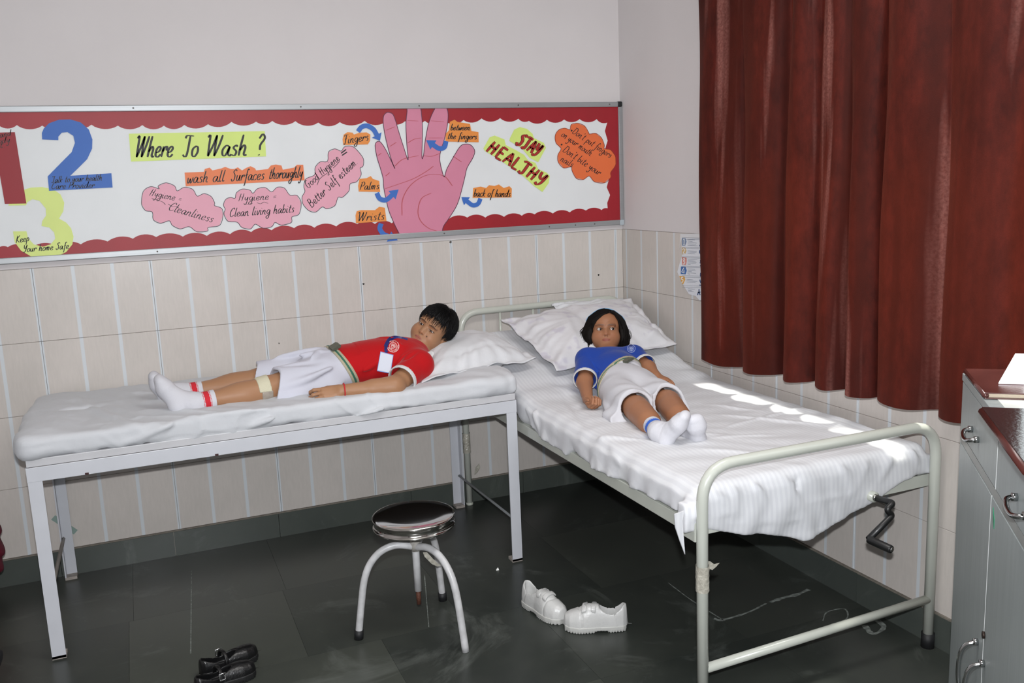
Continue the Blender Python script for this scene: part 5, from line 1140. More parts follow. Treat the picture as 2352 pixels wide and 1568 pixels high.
# hair
M_hair=mat('black_hair','0a090a',.55,var=.3,vscale=200,spec=.25); M_hair2=mat('dark_hair','15100e',.7,var=.3,vscale=200,spec=.15)
def hairline_boy(x,y,z): # >0 where hair grows (head frame, unit scale)
    front=z-(.056-.25*np.maximum(np.abs(x)-.03,0)*1.0); side=z-(.004+.9*(y-.0))
    return np.where(y>.02,np.minimum(front,z-(.01+1.1*(y-.035))) ,z-(-.035+.6*np.maximum(y+.02,0)))
S=Sdf(); P=lambda x,y,z: hB+sB*(x*MB_[0]+y*MB_[1]+z*MB_[2])
S.ell(P(0,-.018,.034),A3((.0785,.092,.082))*sB,MB_,0); S.ell(P(0,.030,.036),A3((.066,.057,.057))*sB,MB_,.03*sB)
def cutB(X,Y,Z):
    x_,y_,z_=X-hB[0],Y-hB[1],Z-hB[2]; q=[(MB_[i,0]*x_+MB_[i,1]*y_+MB_[i,2]*z_)/sB for i in range(3)]; n_=.004*np.sin(q[0]*420)+.003*np.sin(q[0]*170+q[1]*60)
    return -(hairline_boy(q[0],q[1],q[2])+n_)*sB*.8
S.isect(cutB,.004)
def hd(X,Y,Z):
    x_,y_,z_=X-hB[0],Y-hB[1],Z-hB[2]; q=[(MB_[i,0]*x_+MB_[i,1]*y_+MB_[i,2]*z_)/sB for i in range(3)]
    return .0016*np.sin(q[0]*330+30*q[1])+.0012*np.sin(q[0]*190-q[2]*120)+.001*np.sin(q[1]*260+q[0]*90)
S.disp(hd)
V,F=S.meshv(hB-.12,hB+.125,.0024)
rs=np.random.RandomState(4); paths=[]
def scalp(th,ph,ex):  # th from crown pole, ph azimuth (0=front)
    d=A3([math.sin(th)*math.sin(ph),math.sin(th)*math.cos(ph)*1.0,math.cos(th)])
    return A3([0,-.012,.036])+d*A3([.0785+ex,.094+ex,.083+ex])
for k in range(3400):
    th=math.acos(1-rs.rand()*1.25); ph=rs.rand()*2*math.pi-math.pi; dth=.22+.25*rs.rand(); dph=.25*(rs.rand()-.5); pts=[]
    p0=scalp(th,ph,-.003)
    if hairline_boy(p0[0],p0[1],p0[2])<-.002: continue
    for t in np.linspace(0,1,5):
        q=scalp(th+dth*t,ph+dph*t,-.003+.009*math.sin(t*2.2)+.006*rs.rand()*t); pts.append(P(*q))
    paths.append(pts)
for k in range(17):   # fringe locks over the forehead
    x=-.056+.112*(k+.5*rs.rand())/16.5; y=.080-.28*abs(x); L_=.004+.012*rs.rand()+.10*abs(x+.01)*.6; lean=-.006+.008*rs.randn()*.7
    for m_ in range(26):
        dx=.010*(rs.rand()-.5); l2=L_*(.8+.25*rs.rand())
        pts=[P(x+dx*(1-.85*t)+lean*t,y-.014+.022*math.sin(min(t*1.9,1.5))-abs(x)*.1,.086-(l2+.018)*t) for t in np.linspace(0,1,6)]; paths.append(pts)
hv,hf=strand_mesh(paths,.0011,.0004,3); V,F=join_vf([(V,F),(hv,hf)]); obj('hair',npmesh('hair',V,F),M_hair,by)
# clothes : shirt
def boytorso(S,g):
    S.ell(j['chest'],A3((.137,.127,.080))+g,k=0); S.ell(j['belly'],A3((.13,.117,.076))+g,k=.08); S.ell(j['pelvis'],A3((.10,.117,.068))+g,k=.06)
    S.cone(j['shL'],j['shR'],.054+g,.054+g,.05); S.cone(A3((-1.325,-.46,.868)),A3((-1.285,-.46,.880)),.060+g,.040+g,.04)
q1_,q2_=A3(ony(770,814,-.47)),A3(ony(822,882,-.57)); q3_=q1_+A3([-.0,.16,-.03]); belt_n=unit(np.cross(q2_-q1_,q3_-q1_)); belt_n=belt_n if belt_n[0]<0 else -belt_n; belt_c=(q1_+q2_)/2
hem=lambda off: (lambda X,Y,Z: (X-belt_c[0])*belt_n[0]+(Y-belt_c[1])*belt_n[1]+(Z-belt_c[2])*belt_n[2]-off)
S=Sdf(); boytorso(S,.009)
slE=j['shL']*.30+j['elL']*.70; sdir=unit(j['elL']-j['shL']); slER=j['shR']*.35+j['elR']*.65
S.cone(j['shL'],slE,.058,.060,.03); S.cone(j['shR'],slER,.056,.058,.03)
cuff=lambda off:(lambda X,Y,Z: (X-slE[0])*sdir[0]+(Y-slE[1])*sdir[1]+(Z-slE[2])*sdir[2]-off)
def cutsl(off0,off1=None):
    def f(X,Y,Z):
        a=cuff(off0)(X,Y,Z); near=np.sqrt((X-slE[0])**2+(Y-slE[1])**2+(Z-slE[2])**2)-.075
        d=np.minimum(-a,-near) if False else np.maximum(a,-(-near)*0-99)
        return np.where(near<0,a,-1.)
    return f
nk=A3((-1.235,-.46,.905)); 
for a,b,w_,am in (((-1.33,-.60,.95),(-1.42,-.50,.955),.010,.006),((-1.36,-.62,.92),(-1.45,-.60,.90),.010,.006),((-1.30,-.62,.94),(-1.40,-.66,.88),.009,-.005),((-1.5,-.55,.93),(-1.58,-.56,.90),.012,.005),((-1.45,-.58,.90),(-1.56,-.60,.86),.012,.006),((-1.36,-.66,.90),(-1.42,-.70,.86),.008,.006),((-1.48,-.60,.87),(-1.60,-.60,.85),.010,.005),((-1.35,-.5,.965),(-1.45,-.42,.96),.012,.004)):
    fold(S,a,b,w_,am)
S.isect(hem(.006)); S.isect(cutsl(-.016)); # hollow sleeve mouth
S.cone(slE-sdir*.012,slE+sdir*.06,.0515,.0545,.0,True)
M_redc=fabric('red_polo_cloth','b51218',.85,bump=.12,bscale=60,var=.06)
shirt=sobj('shirt',S,(-1.68,-.82,.785),(-1.17,-.18,1.0),.0036,M_redc,by,sm=1)
S=Sdf(); S.cone(j['shL'],slE+sdir*.03,.0595,.0615,.0); S.isect(lambda X,Y,Z: np.abs(cuff(-.008)(X,Y,Z))-.0095); S.cone(slE-sdir*.05,slE+sdir*.06,.054,.0565,.0,True)
M_wtrim=fabric('white_trim','cfcfcf',.8)
q=slE; sobj('cuff',S,q-.085,q+.085,.003,M_wtrim,by)
tri=[ony(980,808,-.55),ony(992,806,-.55),ony(998,811,-.56),ony(991,824,-.58),ony(985,818,-.58)]
V=[A3(p) for p in tri]+[A3(p)+VF*.008 for p in tri]; obj('collar_tip',mesh('collar_tip',V,[tuple(range(5)),tuple(range(9,4,-1))]+[(i,(i+1)%5,(i+1)%5+5,i+5) for i in range(5)]),M_wtrim,by)
FA=3.0
# shorts
S=Sdf(); boytorso(S,.006); S.ell(j['belly'],A3((.12,.112,.070))+.008,k=.02); S.ell(j['pelvis'],A3((.11,.112,.064))+.008,k=.05)
kl=j['knL']; kr=j['knR']
eL=j['hipL']*.16+kl*.84; eR=j['hipR']*-.02+kr*1.02
for h_,e_ in ((j['hipL'],eL),(j['hipR'],eR)):
    S.cone(h_,e_+unit(e_-h_)*.03,.074,.080,.03)
S.ell((j['hipL']+eL)*.5+A3([0,-.035,-.028]),(.16,.045,.035),k=.03); S.ell(eL+A3([.04,-.045,-.030]),(.07,.035,.025),k=.03)
for a,b,w_,am in (((-1.66,-.50,.94),(-1.84,-.45,.93),.012,.008),((-1.70,-.58,.92),(-1.88,-.56,.91),.012,-.007),((-1.64,-.60,.90),(-1.80,-.64,.86),.012,.008),((-1.66,-.44,.95),(-1.90,-.38,.92),.014,.009),((-1.72,-.62,.87),(-1.90,-.64,.84),.012,.008),((-1.75,-.52,.94),(-1.9,-.53,.93),.014,-.006),((-1.68,-.46,.945),(-1.75,-.56,.93),.010,.007)): fold(S,a,b,w_,am)
S.isect(lambda X,Y,Z: -hem(.002)(X,Y,Z))
dl=unit(eL-j['hipL']); dr=unit(eR-j['hipR']); ym=-.455
def hemL(X,Y,Z):
    a=(X-eL[0])*dl[0]+(Y-eL[1])*dl[1]+(Z-eL[2])*dl[2]+.35*(Z-eL[2]); b=(X-eR[0])*dr[0]+(Y-eR[1])*dr[1]+(Z-eR[2])*dr[2]+.2*(Z-eR[2])
    return np.where(Y<ym,a,b)-.012+.004*np.sin(Y*60)
S.isect(hemL)
S.cone(eL-dl*.10,eL+dl*.08,.060,.072,0,True); S.cone(eR-dr*.10,eR+dr*.08,.060,.072,0,True)
M_sht=fabric('white_shorts_cloth','c6c7d2',.8,bump=.15,bscale=24)
sobj('shorts',S,(-2.06,-.70,.79),(-1.55,-.22,1.0),.0038,M_sht,by,sm=2)
# belt
M_blt=fabric('belt_beige','aca48c',.7); M_bgr=mat('belt_green','2c6650',.7)
def band(name,tor,n_,c_,o0,o1,g0,m,par,lo,hi,h=.0028):
    S=Sdf(); tor(S,g0); S.isect(lambda X,Y,Z: np.abs((X-c_[0])*n_[0]+(Y-c_[1])*n_[1]+(Z-c_[2])*n_[2]-(o0+o1)/2)-(o1-o0)/2); 
    return sobj(name,S,lo,hi,h,m,par)
lo,hi=(-1.72,-.64,.785),(-1.48,-.28,1.0)
def boywaist(S,g):
    boytorso(S,g+.009); S.ell(j['belly'],A3((.12,.112,.070))+.008+g,k=.0); S.ell(j['pelvis'],A3((.11,.112,.064))+.008+g,k=.05); [S.cone(h_,e_,.074+g,.080+g,.03) for h_,e_ in ((j['hipL'],eL),(j['hipR'],eR))]
b_=band('belt',boywaist,belt_n,belt_c,-.014,.014,.0032,M_blt,by,lo,hi)
band('belt_stripe',boywaist,belt_n,belt_c,-.0045,.0045,.0052,M_bgr,b_,lo,hi)
M_bkl=mat('antique_buckle','62665a',.45,metal=.3,bump=.5,bscale=60)
bv=bvh_of(b_); bc=A3(ony(768,812,-.47)); 
def obox(name,c,M3,sz,m,par,bev=.002):
    v,f=box_vf(-1,1,-1,1,-1,1); V=[c+sum(a*s_*M3[i] for i,(a,s_) in enumerate(zip(p,sz))) for p in v]; me=mesh(name,V,f); bm=bmesh.new(); bm.from_mesh(me); bmesh.ops.bevel(bm,geom=bm.edges[:],offset=bev,segments=2,affect='EDGES'); bm.to_mesh(me); bm.free(); return obj(name,me,m,par)
tn=unit(A3([-.25,-.45,.84])); Mb=A3([belt_n,unit(np.cross(tn,belt_n)),tn]); hit=bv.find_nearest(Vector(ony(768,800,-.50))); tn=unit(A3(hit[1])); tn=tn if tn[2]>0 else -tn
if abs(tn@belt_n)>.5: tn=unit(A3([-.1,-.5,.85]))
t_=unit(np.cross(tn,belt_n)); tn=unit(np.cross(belt_n,t_)); Mb=A3([belt_n,t_,tn if tn[2]>0 else -tn]); bc=A3(hit[0])+Mb[2]*.006-belt_n*.004
obox('belt_buckle',bc,Mb,(.022,.024,.006),M_bkl,b_,.004)
# lanyard + card + emblem (his left chest faces the camera)
bs=bvh_of(shirt); M_bl=mat('blue_lanyard','16246e',.5,var=.3,vscale=60)
def onshirt(x,y,off=.003,bv_=None):
    d=ray(x,y); h=(bv_ or bs).ray_cast(Vector(CAM),Vector(unit(d))); return A3(h[0])-unit(d)*off if h[0] is not None else None
def ribbon3(name,pts,w,m,par,off=.004):
    P=[q for q in (onshirt(x,y,off) for x,y in pts) if q is not None]; P=catmull(P,4); V=[];F=[]
    for i,p in enumerate(P):
        t=unit(P[min(i+1,len(P)-1)]-P[max(i-1,0)]); n_=unit(np.cross(t,unit(CAM-p))); q=unit(CAM-p)*.0012
        V+=[p+n_*w/2,p-n_*w/2,p-n_*w/2+q,p+n_*w/2+q]
    for i in range(len(P)-1):
        for k in range(4): F.append((4*i+k,4*i+(k+1)%4,4*i+4+(k+1)%4,4*i+4+k))
    F+= [(0,1,2,3),tuple(len(V)-4+k for k in (3,2,1,0))]
    return obj(name,mesh(name,V,F),m,par)
lany=empty('id_card',tuple(onshirt(887,800)),None); lany.parent=by; lany.matrix_parent_inverse=world_of(by).inverted()
ribbon3('lanyard',[(936,780),(918,776),(903,778),(893,784),(888,793),(886,803),(889,809)],.012,M_bl,lany,.005)
ribbon3('lanyard',[(925,776),(908,773),(896,776),(889,784),(884,795)],.009,M_bl,lany,.007)
ctr=onshirt(885,832,.012); cn=unit(CAM-ctr); cn=unit(cn+A3([0,0,.35])-A3([.1,0,0]))
def onpl(x,y): d=ray(x,y); t=((ctr-CAM)@cn)/(d@cn); return CAM+t*d
pc=[onpl(x,y) for x,y in ((874,807),(904,815),(897,858),(866,852))]
def cardq(name,q,m,t0,t1): V=[p+cn*t1 for p in q]+[p+cn*t0 for p in q]; return obj(name,mesh(name,V,[(0,1,2,3),(7,6,5,4),(0,4,5,1),(1,5,6,2),(2,6,7,3),(3,7,4,0)]),m,lany)
cardq('card',pc,mat('card_edge_blue','7f8fc4',.4),0,.002); c0=sum(pc)/4; cardq('card_face',[c0+(q-c0)*.92 for q in pc],mat('card_white','cdd2de',.35),.0018,.0026)
vd=unit(ray(903,795)); eo=onshirt(903,795,0)
def emblem(par,o,ux,uy,vd,bv_,R,m,txt=True):
    S_=[circ(0,0,R),circ(0,0,R*.66),circ(0,0,R*.95)]
    w_=R*.09; decal('emblem',S_[:1],o,ux,uy,vd,bv_,w_,m,par); e=col.objects[-1]
    decal('emblem_ring',S_[1:2],o,ux,uy,vd,bv_,w_*.8,m,par)
    # letters round the ring
    word='THE SHALE OF EDUCATION'; lets=[]
    arcs=[('THE',2.35,1.95),('SAGE',1.8,1.1),('OF',.95,.65),('EDUCATION',.45,-2.1)] if txt else []
    for wd_,a0,a1 in (('THE',2.5,2.0),('LIGHT',1.75,.95),('OF',.75,.45),):
        pass
    T_=[('THE',2.55,2.05)],
    for wd_,a0,a1 in ((('T','H','E'),2.6,2.1),(('O','F'),.72,.45),(('E','D','U','C','A','T','I','O','N'),.2,-2.2)):
        for k_,ch in enumerate(wd_):
            a=a0+(a1-a0)*k_/(max(len(wd_)-1,1)); g=GL2[ch] if ch in GL2 else GL[ch]
            s_=g[1]; cx_,cy_=R*.73*math.cos(a),R*.73*math.sin(a); tx,ty=math.sin(a),-math.cos(a)
            for st_ in s_.split('|'):
                pp_=[tuple(map(float,q_.split(','))) for q_ in st_.split()]; lets.append([(cx_+tx*(x-.45)*R*.14+math.cos(a)*y*R*.10,cy_+ty*(x-.45)*R*.14+math.sin(a)*y*R*.10) for x,y in pp_])
    rays=[[(0+R*.12*math.cos(a),R*-.1+R*.12*math.sin(a)),(R*.55*math.cos(a),R*.55*math.sin(a))] for a in np.linspace(.1,math.pi-.1,9)]
    fig=[[(-.4*R,-.1*R),(0,-.25*R),(.4*R,-.1*R)],[(-.35*R,-.28*R),(0,-.42*R),(.35*R,-.28*R)],[(-.15*R,-.45*R),(0,-.55*R),(.15*R,-.45*R)]]
    decal('emblem_figure',rays+fig,o,ux,uy,vd,bv_,w_*.7,m,par)
    if txt: decal('emblem_lettering',lets,o,ux,uy,vd,bv_,w_*.45,m,par)
GL2={'T':(.8,'0,2 .8,2|.4,2 .4,0'),'U':(.8,'.05,2 .1,.4 .4,0 .7,.4 .75,2'),'O':(.9,'.45,2 .08,1.5 .1,.4 .45,0 .8,.5 .78,1.5 .45,2'),'I':(.3,'.1,2 .1,0'),'N':(.9,'.05,0 .1,2|.1,2 .7,0|.7,0 .75,2')}
M_emb=mat('emblem_print','e8c9c6',.6)
ux=unit(VR*.62-VU*.78); ux=unit(.35*VR-.9*VU); uy=unit(np.cross(ux,vd)); uy=-uy if uy@VR<0 else uy
emblem(by,eo,unit(VR*.8-VU*.6)*1,unit(VR*.6+VU*.8),vd,bs,.024,M_emb)
# bandage on the left knee
def legL(S,g):
    h_,k_,a_=j['hipL'],j['knL'],j['anL']; S.cone(h_,k_,.070+g,.048+g,.03); S.cone(k_,a_,.046+g,.030+g,.02); S.ell(k_*.68+a_*.32+A3([0,0,-.006]),(.07+g,.043+g,.042+g),k=.04)
kd=unit(j['anL']-j['knL'])
S=Sdf(); legL(S,.0035); kc=j['knL']+kd*.015; S.isect(lambda X,Y,Z: np.maximum(np.abs((X-kc[0])*kd[0]+(Y-kc[1])*kd[1]+(Z-kc[2])*kd[2])-.024,.0-(Z-kc[2])+.000)); sobj('gauze_pad',S,kc-.07,kc+.07,.003,mat('gauze','c9c4ab',.85,bump=.3,bscale=200),by)
S=Sdf(); legL(S,.0022); S.isect(lambda X,Y,Z: np.maximum(np.abs((X-kc[0])*kd[0]+(Y-kc[1])*kd[1]+(Z-kc[2])*kd[2]+.006)-.022,np.maximum((Z-kc[2])-.003,(Y-kc[1])-.02))); sobj('surgical_tape',S,kc-.07,kc+.07,.003,mat('surgical_tape','a49a8e',.35,bump=.3,bscale=90,var=.2,vscale=60),by)
# bracelet
wd_=unit(j['wrL']-j['elL']); wc=j['wrL']-wd_*.012; t1=unit(np.cross(wd_,[0,0,1])); t2=np.cross(wd_,t1)
tube('wrist_thread',[wc+.0292*(math.cos(a)*t1+math.sin(a)*t2) for a in np.linspace(0,2*math.pi,29)],.0026,mat('red_thread','c8202a',.6,bump=.5,bscale=400),by,8)
# socks
def sock(name,an,kn,toe,heel,par,col_,rr=.034,ball=.027,side=A3([0,0,0]),hr=.029):
    S=Sdf(); d=unit(an-kn); top=an-d*.075
    S.cone(top-d*.02,an,rr+.005,rr+.001,0); S.cone(an,heel,rr,hr,.02); S.cone(heel,toe*.72+heel*.28,hr-.001,ball,.02); S.cone(an,toe*.6+heel*.4,hr+.001,hr-.005,.030); S.cone(toe*.72+heel*.28,toe,ball,ball*.72,.02)
    S.cone(toe*.72+heel*.28+side,toe+side*1.1,ball*.8,ball*.55,.02); S.cone(toe*.72+heel*.28-side,toe*.96+heel*.04-side*1.1,ball*.8,ball*.5,.02)
    S.isect(lambda X,Y,Z: -((X-top[0])*d[0]+(Y-top[1])*d[1]+(Z-top[2])*d[2]))
    S.disp(lambda X,Y,Z: .0005*np.sin(((X-an[0])*d[0]+(Y-an[1])*d[1]+(Z-an[2])*d[2])*330)*np.exp(-((X-an[0])**2+(Y-an[1])**2+(Z-an[2])**2)/.05**2))
    base=A3(lin('c6c6cc')[:3]); cc=A3(lin(col_)[:3])
    def cf(V):
        t=(V-top)@d; C=np.tile(base,(len(V),1)); m=((t>.022)&(t<.042))|((t>.0175)&(t<.0195))|((t>.0445)&(t<.0465)); C[m]=cc
        return C
    lo=np.minimum(np.minimum(top,toe),heel)-.055; hi=np.maximum(np.maximum(top,toe),heel)+.055
    return sobj(name,S,lo,hi,.0018,mat('ribbed_sock',None,.85,attr='Col',bump=.15,bscale=300),par,cf,sm=1)
toeL=A3(ony(366,872,-.585)); heL=A3(ony(408,932,-.610)); toeR=A3(ony(353,864,-.40)); heR=A3(ony(385,918,-.38))
so_=A3([0,.016,.0]); sock('sock',j['anL'],j['knL'],toeL,heL,by,'c32230',.034,.026,so_); sock('sock',j['anR'],j['knR'],toeR,heR,by,'c32230',.034,.026,so_)
# ------------------------------------------------------------------ GIRL
gl=empty('person',(-.55,-1.10,.72),'girl in blue shirt and white shorts lying on the hospital bed on a pillow','person')
hG=A3(ony(1390.5,761,-.575)); vg=unit(CAM-hG); MG=frame(unit(vg+.16*VU+.03*VR),unit(VU-.02*VR)); sG=.93
skG='99694c'
g=dict(neck=A3(ony(1398,803,-.66)),shR=A3(ony(1350,827,-.735)),shL=A3(ony(1455,820,-.725)),
 chest=A3(ony(1408,842,-.80)),belly=A3(ony(1422,874,-.93)),pelvis=A3(ony(1448,897,-1.02)),
 elR=A3(ony(1343,878,-.90)),wrR=A3(ony(1350,917,-1.03)),elL=A3(ony(1489,845,-.87)),wrL=A3(ony(1508,864,-.95)),
 hipR=A3(ony(1418,906,-1.06)),hipL=A3(ony(1470,895,-1.03)),
 knR=A3(ony(1462,938,-1.30)),knL=A3(ony(1535,925,-1.28)),
 anR=A3(ony(1513,992,-1.56)),anL=A3(ony(1578,980,-1.56)))
for k_,z_ in (('chest',.785),('belly',.765),('pelvis',.757)): 
    pass
def girlbody(S,gx=0.):
    S.ell(g['chest'],A3((.098,.115,.062))+gx,k=0); S.ell(g['belly'],A3((.096,.12,.062))+gx,k=.08); S.ell(g['pelvis'],A3((.098,.09,.060))+gx,k=.06)
    S.cone(g['shR'],g['shL'],.040+gx,.040+gx,.045)
S=Sdf(); girlbody(S,-.008); S.cone((g['shR']+g['shL'])/2,hG-MG[2]*.055*sG-MG[1]*.01,.042,.038,.03)
S.chain([g['shR'],g['elR'],g['wrR']],[.038,.031,.0205],.02); S.chain([g['shL'],g['elL'],g['wrL']],[.038,.030,.0205],.02)
for s_ in 'RL':
    S.cone(g['hip'+s_],g['kn'+s_],.056,.0365,.03); S.cone(g['kn'+s_],g['an'+s_],.0365,.027,.05); S.cone(g['kn'+s_]*.75+g['an'+s_]*.25,g['kn'+s_]*.45+g['an'+s_]*.55,.034,.031,.05)
headsdf(S,hG,MG,sG,girl=True)
hdir=unit(A3(ony(1368,942,-1.11))-g['wrR']); pal=unit(A3([.25,-.45,.85]))   # palm faces up: back points down
Mh=frame(hdir,-pal); hx=unit(np.cross(Mh[1],Mh[2])); hx=hx if hx[0]<0 else -hx
Mh=A3([hx,Mh[1],Mh[2]])  # thumb outwards (image left)
handsdf(S,g['wrR'],Mh,.70,1,[(.9,1.25,.8),(.95,1.3,.8),(.95,1.3,.8),(.9,1.25,.8)],.35,.05)
Mh2=A3([[1,0,0],[.2,-.95,-.1],[0,-.1,.98]],float); handsdf(S,g['wrL'],Mh2,.58,1,[(.3,.4,.3)]*4)
hg_=headcol(hG,MG,sG,skG,'8a4636','1a100b',True)
def colG(V):
    C=hg_(V); far=np.linalg.norm(V-hG,axis=1)>.15; C[far]=A3(lin(skG)[:3]); return C
yz=A3
wr=g['wrR']
xs=[('h',hG-A3([.115,.115,.125]),hG+A3([.12,.12,.125]),.0020),('hand',wr-A3([.075,.10,.075]),wr+A3([.07,.035,.07]),.0019),
 ('armR',A3([wr[0]-.07,wr[1]+.033,.68]),A3([g['shR'][0]+.0,-.62,.92]),.004),('tor',A3([g['shR'][0]-.002,-1.12,.68]),A3([-.18,-.62,.93]),.0048),('legs',A3([-.86,-1.62,.68]),A3([-.40,-1.118,.84]),.0042),('legs2',A3([-.402,-1.62,.68]),A3([-.30,-1.118,.84]),.0048)]
body=multi('body',S,[(a,b,c_) for _,a,b,c_ in xs],skinmat('girl_skin'),gl,colG)
eyes(gl,hG,MG,sG,(-.34,.03),0)
# hair: bob with parting, headband
P=lambda x,y,z: hG+sG*(x*MG[0]+y*MG[1]+z*MG[2])
S=Sdf(); S.ell(P(0,-.020,.036),A3((.079,.088,.077))*sG,MG,0); S.ell(P(0,.026,.040),A3((.070,.055,.052))*sG,MG,.03)
for q in (-1,1):
    S.chain([P(q*.068,.012,.040),P(q*.080,.008,-.005),P(q*.082,.006,-.045),P(q*.074,.012,-.080)],[.024*sG,.024*sG,.022*sG,.010*sG],.03*sG)
    S.chain([P(q*.066,-.03,.010),P(q*.082,-.03,-.035),P(q*.078,-.02,-.085)],[.030*sG,.030*sG,.014*sG],.03*sG)
def qf(X,Y,Z,c=hG,M=MG,s=sG):
    x_,y_,z_=X-c[0],Y-c[1],Z-c[2]; return [(M[i,0]*x_+M[i,1]*y_+M[i,2]*z_)/s for i in range(3)]
def facecut(X,Y,Z):
    x,y,z=qf(X,Y,Z)
    # face opening: oval, narrowing to the parting (her left of centre)
    xl=np.interp(z,[-.11,-.05,.006,.043,.070,.082],[.060,.063,.061,.040,.008,-.020]); xr_=np.interp(z,[-.11,-.05,.006,.043,.071,.082],[-.062,-.070,-.068,-.058,-.042,-.026])
    return np.maximum(np.maximum(x-xl,xr_-x),.010-y)*.7
S.sub(facecut,(hG-.15,hG+.15),.006)
S.disp(lambda X,Y,Z: (lambda x,y,z: 0.0003*np.sin(np.arctan2(x,z+.12)*75+y*20)+.0002*np.sin(np.arctan2(x,z+.10)*170+y*30))(*qf(X,Y,Z)))
V,F=S.meshv(hG-A3([.12,.12,.13]),hG+A3([.12,.12,.125]),.0024)
rs=np.random.RandomState(9); paths=[]; cap=BVHTree.FromPolygons([tuple(v) for v in V],[tuple(int(i) for i in f) for f in F])
def snap(p,off):
    h=cap.find_nearest(Vector(P(*p))); n_=A3(h[1]); q=A3(h[0]); return q+n_*off*(1 if n_@(q-hG)>0 else -1)
for k in range(2600):
    q=1 if rs.rand()<.62 else -1; y0=.078-.165*rs.rand(); x0=-.024; bot=-.060-.050*rs.rand()
    yb=np.clip(y0*.8+.004,-.07,.052)+.006*rs.randn()
    pts=[(x0+q*.003,y0,.100),(x0*.5+q*.040,y0+.002,.090),(q*.072,y0*.85+.004,.062),(q*.088,yb,.020),(q*.090,yb,-.030),(q*.086+.003*rs.randn(),yb,bot*.8),(q*.080+.006*rs.randn(),yb+.004,bot)]
    C_=catmull(pts,2); o_=.0004+.0022*rs.rand(); n_=len(C_)-2
    paths.append([snap(p,o_) if i<n_ else (snap(p,o_)*(.5)+P(*p)*.5) for i,p in enumerate(C_)])
for k in range(46):  # flyaways
    q=1 if rs.rand()<.65 else -1; y0=-.01+.04*rs.rand(); z0=.01-.05*rs.rand(); o_=.006+.020*rs.rand()
    a_=snap((q*.088,y0,z0+.02),.0); b_=snap((q*.090,y0,z0-.02),.004+o_*.5); c_=P(q*(.088+o_),y0,z0-.045-.02*rs.rand()); d_=P(q*(.086+o_*.8),y0,z0-.065-.03*rs.rand()); paths.append(list(catmull([a_,b_,c_,d_],3)))
hv,hf=strand_mesh(paths,.0009,.0003,3); V,F=join_vf([(V,F),(hv,hf)]); obj('hair',npmesh('hair',V,F),M_hair2,gl)
hb_=[snap((.10*math.sin(a),.012,.03+.10*math.cos(a)),.0022) for a in np.linspace(-1.35,1.35,34)]; hb_=catmull(hb_[::3],4); tube('headband',hb_,.0022,mat('pale_blue_band','6f9fc4',.4),gl,8)
# shirt
q1_,q2_,q3_=A3(ony(1430,835,-.925)),A3(ony(1376,882,-.975)),A3(ony(1484,846,-.875)); bg_n=unit(np.cross(q2_-q1_,q3_-q1_)); bg_n=bg_n if bg_n[1]<0 else -bg_n; bg_c=(q1_+q2_+q3_)/3
cutp=lambda off,c_=bg_c,n_=bg_n:(lambda X,Y,Z:(X-c_[0])*n_[0]+(Y-c_[1])*n_[1]+(Z-c_[2])*n_[2]-off)
S=Sdf(); girlbody(S,.008)
sR=g['shR']*.14+g['elR']*.86; dR=unit(g['elR']-g['shR']); sL=g['shL']*.22+g['elL']*.78; dL=unit(g['elL']-g['shL'])
S.cone(g['shR'],sR,.049,.049,.03); S.cone(g['shL'],sL,.049,.047,.03)
for a,b,w_,am in ((T(1360,830,.85),T(1365,870,.82),.008,.006),):
    pass
gs=lambda x,y,Y_: A3(ony(x,y,Y_))
for a,b,w_,am in ((gs(1362,826,-.80),gs(1366,866,-.90),.008,.007),(gs(1380,838,-.85),gs(1420,828,-.85),.010,.004),(gs(1375,860,-.92),gs(1420,842,-.92),.010,.005),(gs(1470,822,-.80),gs(1478,840,-.86),.008,.006),(gs(1400,850,-.92),gs(1450,835,-.90),.010,.004)): fold(S,a,b,w_,am)
S.isect(cutp(.008))
def sleevecut(X,Y,Z):
    o_=np.full(np.broadcast(X,Y,Z).shape,-1.,np.float32)
    for e,d in ((sR,dR),(sL,dL)):
        near=np.sqrt((X-e[0])**2+(Y-e[1])**2+(Z-e[2])**2)<.065; a=(X-e[0])*d[0]+(Y-e[1])*d[1]+(Z-e[2])*d[2]+.012; o_=np.where(near,np.maximum(o_,a),o_)
    return o_
S.isect(sleevecut)
for e,d in ((sR,dR),(sL,dL)): S.cone(e-d*.008,e+d*.06,.0435,.0450,0,True)
nkc=A3(ony(1400,812,-.69)); na=unit(hG-MG[2]*.05-nkc); S.cone(nkc-na*.01,nkc+na*.08,.036,.046,.004,True)
M_blue=fabric('blue_polo_cloth','1f429c',.85,bump=.12,bscale=60,var=.06)
shg=sobj('shirt',S,(-.80,-1.04,.68),(-.22,-.62,.93),.0034,M_blue,gl)
for e,d,a in ((sR,dR,g['shR']),(sL,dL,g['shL'])):
    S=Sdf(); S.cone(a,e+d*.03,.0505,.0505,0); S.isect(lambda X,Y,Z: np.abs((X-e[0])*d[0]+(Y-e[1])*d[1]+(Z-e[2])*d[2]+.002)-.0095); S.cone(e-d*.05,e+d*.06,.0455,.0465,0,True); sobj('cuff',S,e-.07,e+.07,.0028,M_wtrim,gl)
tri=[ony(1352,806,-.70),ony(1354,793,-.69),ony(1358,791,-.69),ony(1369,798,-.70),ony(1364,802,-.71)]
V=[A3(p) for p in tri]+[A3(p)+VF*.006 for p in tri]; obj('collar',mesh('collar',V,[tuple(range(5)),tuple(range(9,4,-1))]+[(i,(i+1)%5,(i+1)%5+5,i+5) for i in range(5)]),M_wtrim,gl)
FA=3.0
